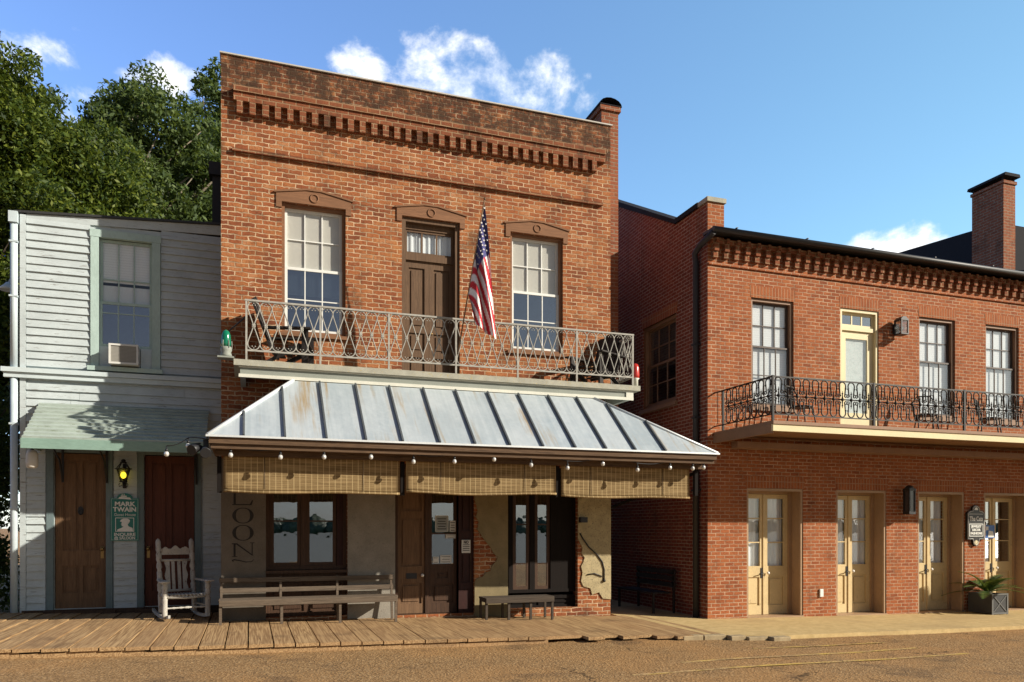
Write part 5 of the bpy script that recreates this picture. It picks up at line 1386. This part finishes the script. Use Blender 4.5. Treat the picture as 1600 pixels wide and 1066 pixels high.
mb.tube([(p[0] * .93 + cx * .07, y, (p[1] - 1.55) * .95 + 1.55) for p in out], .006, 4, True)
mb.rect(cx - .20, cx + .20, 1.315, 1.59, .014, y - .002, y + .001)
mb.box(cx - .20, cx + .20, y - .001, y + .001, 1.795, 1.803)
for s, z, w in (('JEWELRY', 1.53, .30), ('DECOR', 1.455, .24), ('FASHIONS', 1.38, .33)): text_into(mb, s, .07, cx, z, y, offset=.003, wid=w)
text_into(mb, 'The Cats', .13, cx, 1.695, y, offset=.004, wid=.38)
mb.prism([(cx - .055, 1.885), (cx + .055, 1.885), (cx + .03, 1.935), (cx, 1.945), (cx - .03, 1.935)], y - .001, y + .001)
mb.build('lettering', M['signwhite'], t)
mb = MB()
for k in range(5):
    a = -math.pi / 2 + (k - 2) * .5; mb.prism([(cx - .008, 1.235), (cx + .008, 1.235), (cx + .085 * math.cos(a) + .012, 1.235 + .105 * math.sin(a)), (cx + .085 * math.cos(a) - .012, 1.235 + .105 * math.sin(a))], y - .002 - k * .0006, y + .001 - k * .0006)
mb.build('shell_emblem', M['signgold'], t)
t = thing('open_plate', 'small blue and white plate hanging on the last cream door', 'sign', (15.9, -.45, 1.2))
mb = MB(); mb.box(16.02, 16.31, YB + .32, YB + .335, 1.27, 1.56); mb.build('plate', M['blue'], t)
mb = MB(); mb.prism([(16.11, 1.29), (16.29, 1.29), (16.26, 1.42), (16.13, 1.44)], YB + .317, YB + .3195); mb.box(16.05, 16.12, YB + .317, YB + .3195, 1.45, 1.53); mb.build('emblem', M['signwhite'], t)
t = MB(); t.box(11.19, 11.28, YB - .035, YB - .001, .12, .28); t.bevel(.008); tag(t.build('outlet_box', M['white'], None, (11.235, YB, .2)), 'small white outlet box low on the brick pier after the first cream door', 'outlet box')

# planter and sago palm
zp = gz(15.2)
pl = thing('planter_box', 'square dark planter with crossed braces beside the last cream door', 'planter', (15.28, -1.06, zp))
X0, X1, Y0, Y1 = 15.06, 15.50, -1.36, -.80; zt = zp + .43
mb = MB(); mb.box(X0, X1, Y0, Y0 + .02, zp + .02, zt); mb.box(X0, X1, Y1 - .02, Y1, zp + .02, zt); mb.box(X0, X0 + .02, Y0 + .021, Y1 - .021, zp + .02, zt); mb.box(X1 - .02, X1, Y0 + .021, Y1 - .021, zp + .02, zt); mb.build('box', M['planter'], pl)
mb = MB()
for (a, b, c, d) in ((X0 - .01, X0 + .03, Y0 - .012, Y0 - .001), (X1 - .03, X1 + .01, Y0 - .012, Y0 - .001)): mb.box(a, b, c, d, zp, zt + .01)
for z in (zp + .0, zt - .035): mb.box(X0 + .031, X1 - .031, Y0 - .011, Y0 - .001, z + .01, z + .045)
for s in (1, -1):
    a, b = (X0 + .03, X1 - .03) if s > 0 else (X1 - .03, X0 + .03)
    mb.prism([(a, zp + .06), (a + .03 * s, zp + .06), (b, zt - .04), (b - .03 * s, zt - .04)][::s], Y0 - .009 - (.002 if s < 0 else 0), Y0 - .0012)
mb.build('braces', M['planter_trim'], pl)
mb = MB(); mb.box(X0 + .021, X1 - .021, Y0 + .021, Y1 - .021, zt - .06, zt - .04); mb.build('soil', M['soil'], pl)
pa = thing('sago_palm', 'sago palm with arching feathery fronds growing in the dark planter', 'plant', (15.28, -1.08, zt - .04))
fm = leaf_mat('palm_leaflet', [(.02, .05, .012), (.05, .10, .02), (.09, .14, .03), (.16, .17, .05)], .2)
g = random.Random(12); c0 = Vector((15.28, -1.08, zt))
for k in range(17):
    a = k * 2.399 + g.uniform(-.2, .2); el = g.uniform(.35, 1.2); L_ = g.uniform(.62, .88)
    mb = MB(); pts = []
    for i in range(12):
        f = i / 11; r_ = L_ * (f * math.cos(el) + .28 * f * f); z = L_ * (f * math.sin(el) * 1.0 - .48 * f * f * (1.15 - .3 * math.sin(el)))
        pts.append(c0 + Vector((r_ * math.cos(a), r_ * math.sin(a), z)))
    mb.tube(pts, [.008 * (1 - i / 14) for i in range(12)], 4)
    side = Vector((-math.sin(a), math.cos(a), 0))
    for i in range(2, 40):
        f = i / 40; q = f * 11; i0 = min(10, int(q)); p = pts[i0].lerp(pts[i0 + 1], q - i0); tg = (pts[i0 + 1] - pts[i0]).normalized()
        ln = .17 * math.sin(math.pi * min(1, f * .85 + .12)) + .02
        for s in (-1, 1):
            e = p + side * s * ln * .82 + tg * ln * .5 + Vector((0, 0, .03 - .02 * f)); wv = tg * .015
            mb.face([p - wv, e, p + wv])
    if mb: mb.build('frond', fm, pa)
mb = MB(); mb.lathe([(.07, -.05), (.09, 0), (.05, .06)], tuple(c0), 9); mb.build('trunk', M['barkdark'], pa)

# dark bench in the alley
bench_a = thing('alley_bench', 'dark slatted bench in deep shade against the alley wall', 'bench', (8.2, 1.1, gz(8.2)))
mb = MB()
for i in range(3): mb.box(7.98 + i * .14, 8.10 + i * .14, .2, 1.8, gz(8.2) + .40, gz(8.2) + .43)
mb.build('seat', M['darkwood'], bench_a)
mb = MB()
for i in range(3): mb.box(8.46, 8.49, .2, 1.8, gz(8.2) + .52 + i * .13, gz(8.2) + .61 + i * .13)
mb.build('backrest', M['darkwood'], bench_a)
for y in (.26, 1.74):
    for x in (8.0, 8.46):
        mb = MB(); mb.box(x, x + .04, y - .02, y + .02, gz(8.2), gz(8.2) + (.40 if x < 8.2 else .88)); mb.build('leg', M['darkwood'], bench_a)

# chairs on the corner building's balcony
ch = thing('iron_chair', 'small black metal chair on the iron balcony below the first upstairs window', 'chair', (10.25, -1.35, 3.312), R(20), 'black chairs on the iron balcony')
mb = MB(); mb.lathe([(.20, .44), (.21, .455), (.20, .47)], (0, 0, 0), 14); mb.build('seat', M['ironblack'], ch, local=True)
for a in range(4):
    x, y = .15 * (1 if a % 2 else -1), .15 * (1 if a > 1 else -1)
    mb = MB(); mb.tube([(x, y, .45), (x * 1.35, y * 1.35, 0)], .013, 6); mb.build('leg', M['ironblack'], ch, local=True)
mb = MB(); mb.tube([(-.19, .15, .45), (-.20, .22, .75), (-.12, .25, .88), (.12, .25, .88), (.20, .22, .75), (.19, .15, .45)], .014, 6)
for x in (-.08, 0, .08): mb.tube([(x, .17, .46), (x, .245, .88)], .009, 5)
mb.build('backrest', M['ironblack'], ch, local=True)
dup(ch, (13.35, -1.3, 3.312), R(-35), 'small black metal chair on the iron balcony right of the balcony door', 'black chairs on the iron balcony')
dup(ch, (15.0, -1.35, 3.312), R(30), 'small black metal chair on the iron balcony at the far right of the photo', 'black chairs on the iron balcony')

# ------------------------------------------------------------------ trees
def leaf_mesh(name, mat, parent, centres, seed, size, off):
    """many small folded leaves in uneven clumps; centres: (pos, radius, count)"""
    r = np.random.default_rng(seed); P = []
    for c, rad, n in centres:
        d = r.normal(size=(n, 3)); d /= np.linalg.norm(d, axis=1)[:, None]
        rr = rad * r.random(n) ** .42
        P.append(np.array(c) + d * rr[:, None] * np.array([1, 1, .8]))
    P = np.concatenate(P); n = len(P)
    nv = r.normal(size=(n, 3)) + np.array([.25, -.25, .55]); nv /= np.linalg.norm(nv, axis=1)[:, None]
    t = np.cross(nv, r.normal(size=(n, 3))); t /= np.linalg.norm(t, axis=1)[:, None]
    b = np.cross(nv, t); s = size * (.6 + .8 * r.random(n))[:, None]
    v = np.stack([P - t * s, P + b * s * .42 - nv * s * .1, P + t * s, P - b * s * .42 - nv * s * .1], 1).reshape(-1, 3) - np.array(off)
    me = bpy.data.meshes.new(name); me.vertices.add(4 * n); me.vertices.foreach_set('co', v.astype(np.float32).ravel())
    me.loops.add(4 * n); me.loops.foreach_set('vertex_index', np.arange(4 * n, dtype=np.int32))
    me.polygons.add(n); me.polygons.foreach_set('loop_start', np.arange(0, 4 * n, 4, dtype=np.int32)); me.polygons.foreach_set('loop_total', np.full(n, 4, dtype=np.int32))
    me.update(calc_edges=True); me.materials.append(mat)
    o = bpy.data.objects.new(name, me); COL.objects.link(o); o.parent = parent; OFF[o.name] = Vector(off)
    return o
def tree(label, x, y, h, blobs, seed, lmat, bark, size, dens, stems=1, group='trees behind the houses', name='leafy_tree', per=60):
    """blobs: big crown masses (dx,dy,z,rx,rz) filled with clumps at the ends of limbs"""
    z0 = gz(x) - .12; g = random.Random(seed)
    t = thing(name, label, 'tree', (x, y, z0), 0, group)
    tr = MB(); cl = []
    heads = []
    for s in range(stems):
        lean = Vector((g.uniform(-.6, .6), g.uniform(-.4, .4), 0)) * (1 if stems > 1 else .4)
        pts = [Vector((x + s * .3 - .15 * stems, y + g.uniform(-.2, .2), z0 - .1))]
        m_ = 9
        for i in range(1, m_ + 1): pts.append(pts[0] + lean * (i / m_) ** 1.4 * 2 + Vector((g.uniform(-.12, .12), g.uniform(-.12, .12), h * .82 * i / m_)))
        r0 = h * .016
        tr.tube(pts, [r0 * (1 - .85 * i / m_) for i in range(m_ + 1)], 7); heads.append((pts, r0))
    for (dx, dy, bz, rx, rz) in blobs:
        n = int(per * (rx / 2) ** 1.6)
        for _ in range(n):
            d = Vector((g.gauss(0, 1), g.gauss(0, 1), g.gauss(0, 1))).normalized(); q = g.uniform(.45, 1.0) ** .7
            c = Vector((x + dx + d.x * rx * q, y + dy + d.y * rx * q, z0 + bz + d.z * rz * q))
            rad = g.uniform(.36, .80) * (rx / 2.4) ** .4
            cl.append((tuple(c), rad, int(dens * rad * rad * g.uniform(.6, 1.25))))
            if g.random() < .36:
                pts, r0 = g.choice(heads); zt_ = max(z0 + h * .15, c.z - g.uniform(.8, 2.4)); k = min(len(pts) - 2, max(1, int((zt_ - z0) / (h * .82) * (len(pts) - 1))))
                a = pts[k]; mid = a.lerp(c, .5) + Vector((0, 0, g.uniform(-.3, .2)))
                tr.tube([a, mid, c], [r0 * .34 * (1 - .6 * k / len(pts)), r0 * .2, .010], 5)
    tr.build('trunk', bark, t)
    leaf_mesh('crown', lmat, t, cl, seed, size, tuple(OFF[t.name]))
    return t
LA = leaf_mat('yellow_green_leaf', [(.016, .032, .007), (.04, .068, .010), (.08, .115, .014), (.16, .19, .024)], .28)  # the left tree's own yellow green leaf colours
LB = leaf_mat('pale_leaf', [(.026, .045, .016), (.055, .088, .024), (.085, .13, .038), (.14, .185, .065)], .34)
LC = leaf_mat('dark_leaf', [(.012, .026, .007), (.03, .055, .010), (.055, .085, .016), (.10, .12, .024)], .28)
tree('big dense tree with yellow green leaves at the left edge, beside the clapboard house', -5.7, 7.8, 13.0, [(.15, 0, 12.0, 1.3, 1.3), (.6, 0, 11.0, 1.4, 1.2), (-.9, 0, 12.0, 1.5, 1.5), (.8, .2, 10.6, 1.7, 1.4), (2.2, .6, 10.2, 1.4, 1.3), (2.3, .3, 8.3, 1.7, 1.5), (-.6, 0, 10.4, 2.6, 2.2), (.9, -.3, 8.4, 2.3, 2.0), (-.6, -1.2, 6.2, 2.4, 2.0), (1.3, -1.2, 5.4, 1.8, 1.7), (-.4, -1.5, 3.6, 2.0, 1.7), (1.9, .4, 9.9, 1.3, 1.3)], 31, LA, M['barkdark'], .066, 1350)
tree('tall pale leaved tree with thin trunks rising behind the clapboard house roof', -3.0, 12.6, 14.0, [(-1.0, 0, 12.6, 1.7, 1.8), (.5, .4, 13.4, 1.8, 1.9), (2.0, 0, 12.4, 1.5, 1.9), (.3, 0, 11.2, 2.2, 1.9), (2.2, .3, 10.2, 1.7, 1.8), (-1.5, .2, 9.4, 1.5, 1.6), (.6, .2, 9.6, 2.0, 2.0), (2.3, -.2, 8.6, 1.6, 1.8), (0, 0, 6.8, 2.6, 1.7), (2.2, 0, 6.2, 1.6, 1.5)], 47, LB, M['bark'], .08, 950, 3)
tree('slim tree close behind the left flank of the brick saloon', -.75, 15.2, 16.6, [(.45, 0, 16.7, .95, 1.4), (.2, 0, 15.2, 1.2, 1.5), (-.2, 0, 14.0, 1.4, 1.6), (.1, 0, 11.8, 1.6, 1.7), (.2, 0, 9.2, 1.8, 1.8), (-.6, 0, 7.2, 1.6, 1.6)], 53, LB, M['bark'], .09, 800, 2)
tree('dark round bush tree low behind the clapboard house roof', -4.6, 10.2, 8.2, [(0, 0, 7.3, 1.9, 1.5), (1.9, .3, 6.9, 1.6, 1.3), (-1.5, 0, 6.0, 1.8, 1.6), (3.2, .5, 6.6, 1.3, 1.2)], 61, LC, M['barkdark'], .088, 850)
tree('dark ivy clad bush at the left edge beside the downpipe of the clapboard house', -4.25, 2.6, 4.2, [(-.1, .2, 3.3, .95, 1.2), (-.2, .2, 1.7, 1.0, 1.3), (-.1, 0, .6, .95, .7), (-1.2, .6, 2.6, 1.2, 1.6), (-1.3, .4, .9, 1.2, 1.0)], 71, LC, M['barkdark'], .055, 1100, 2, None, 'ivy_bush', 70)
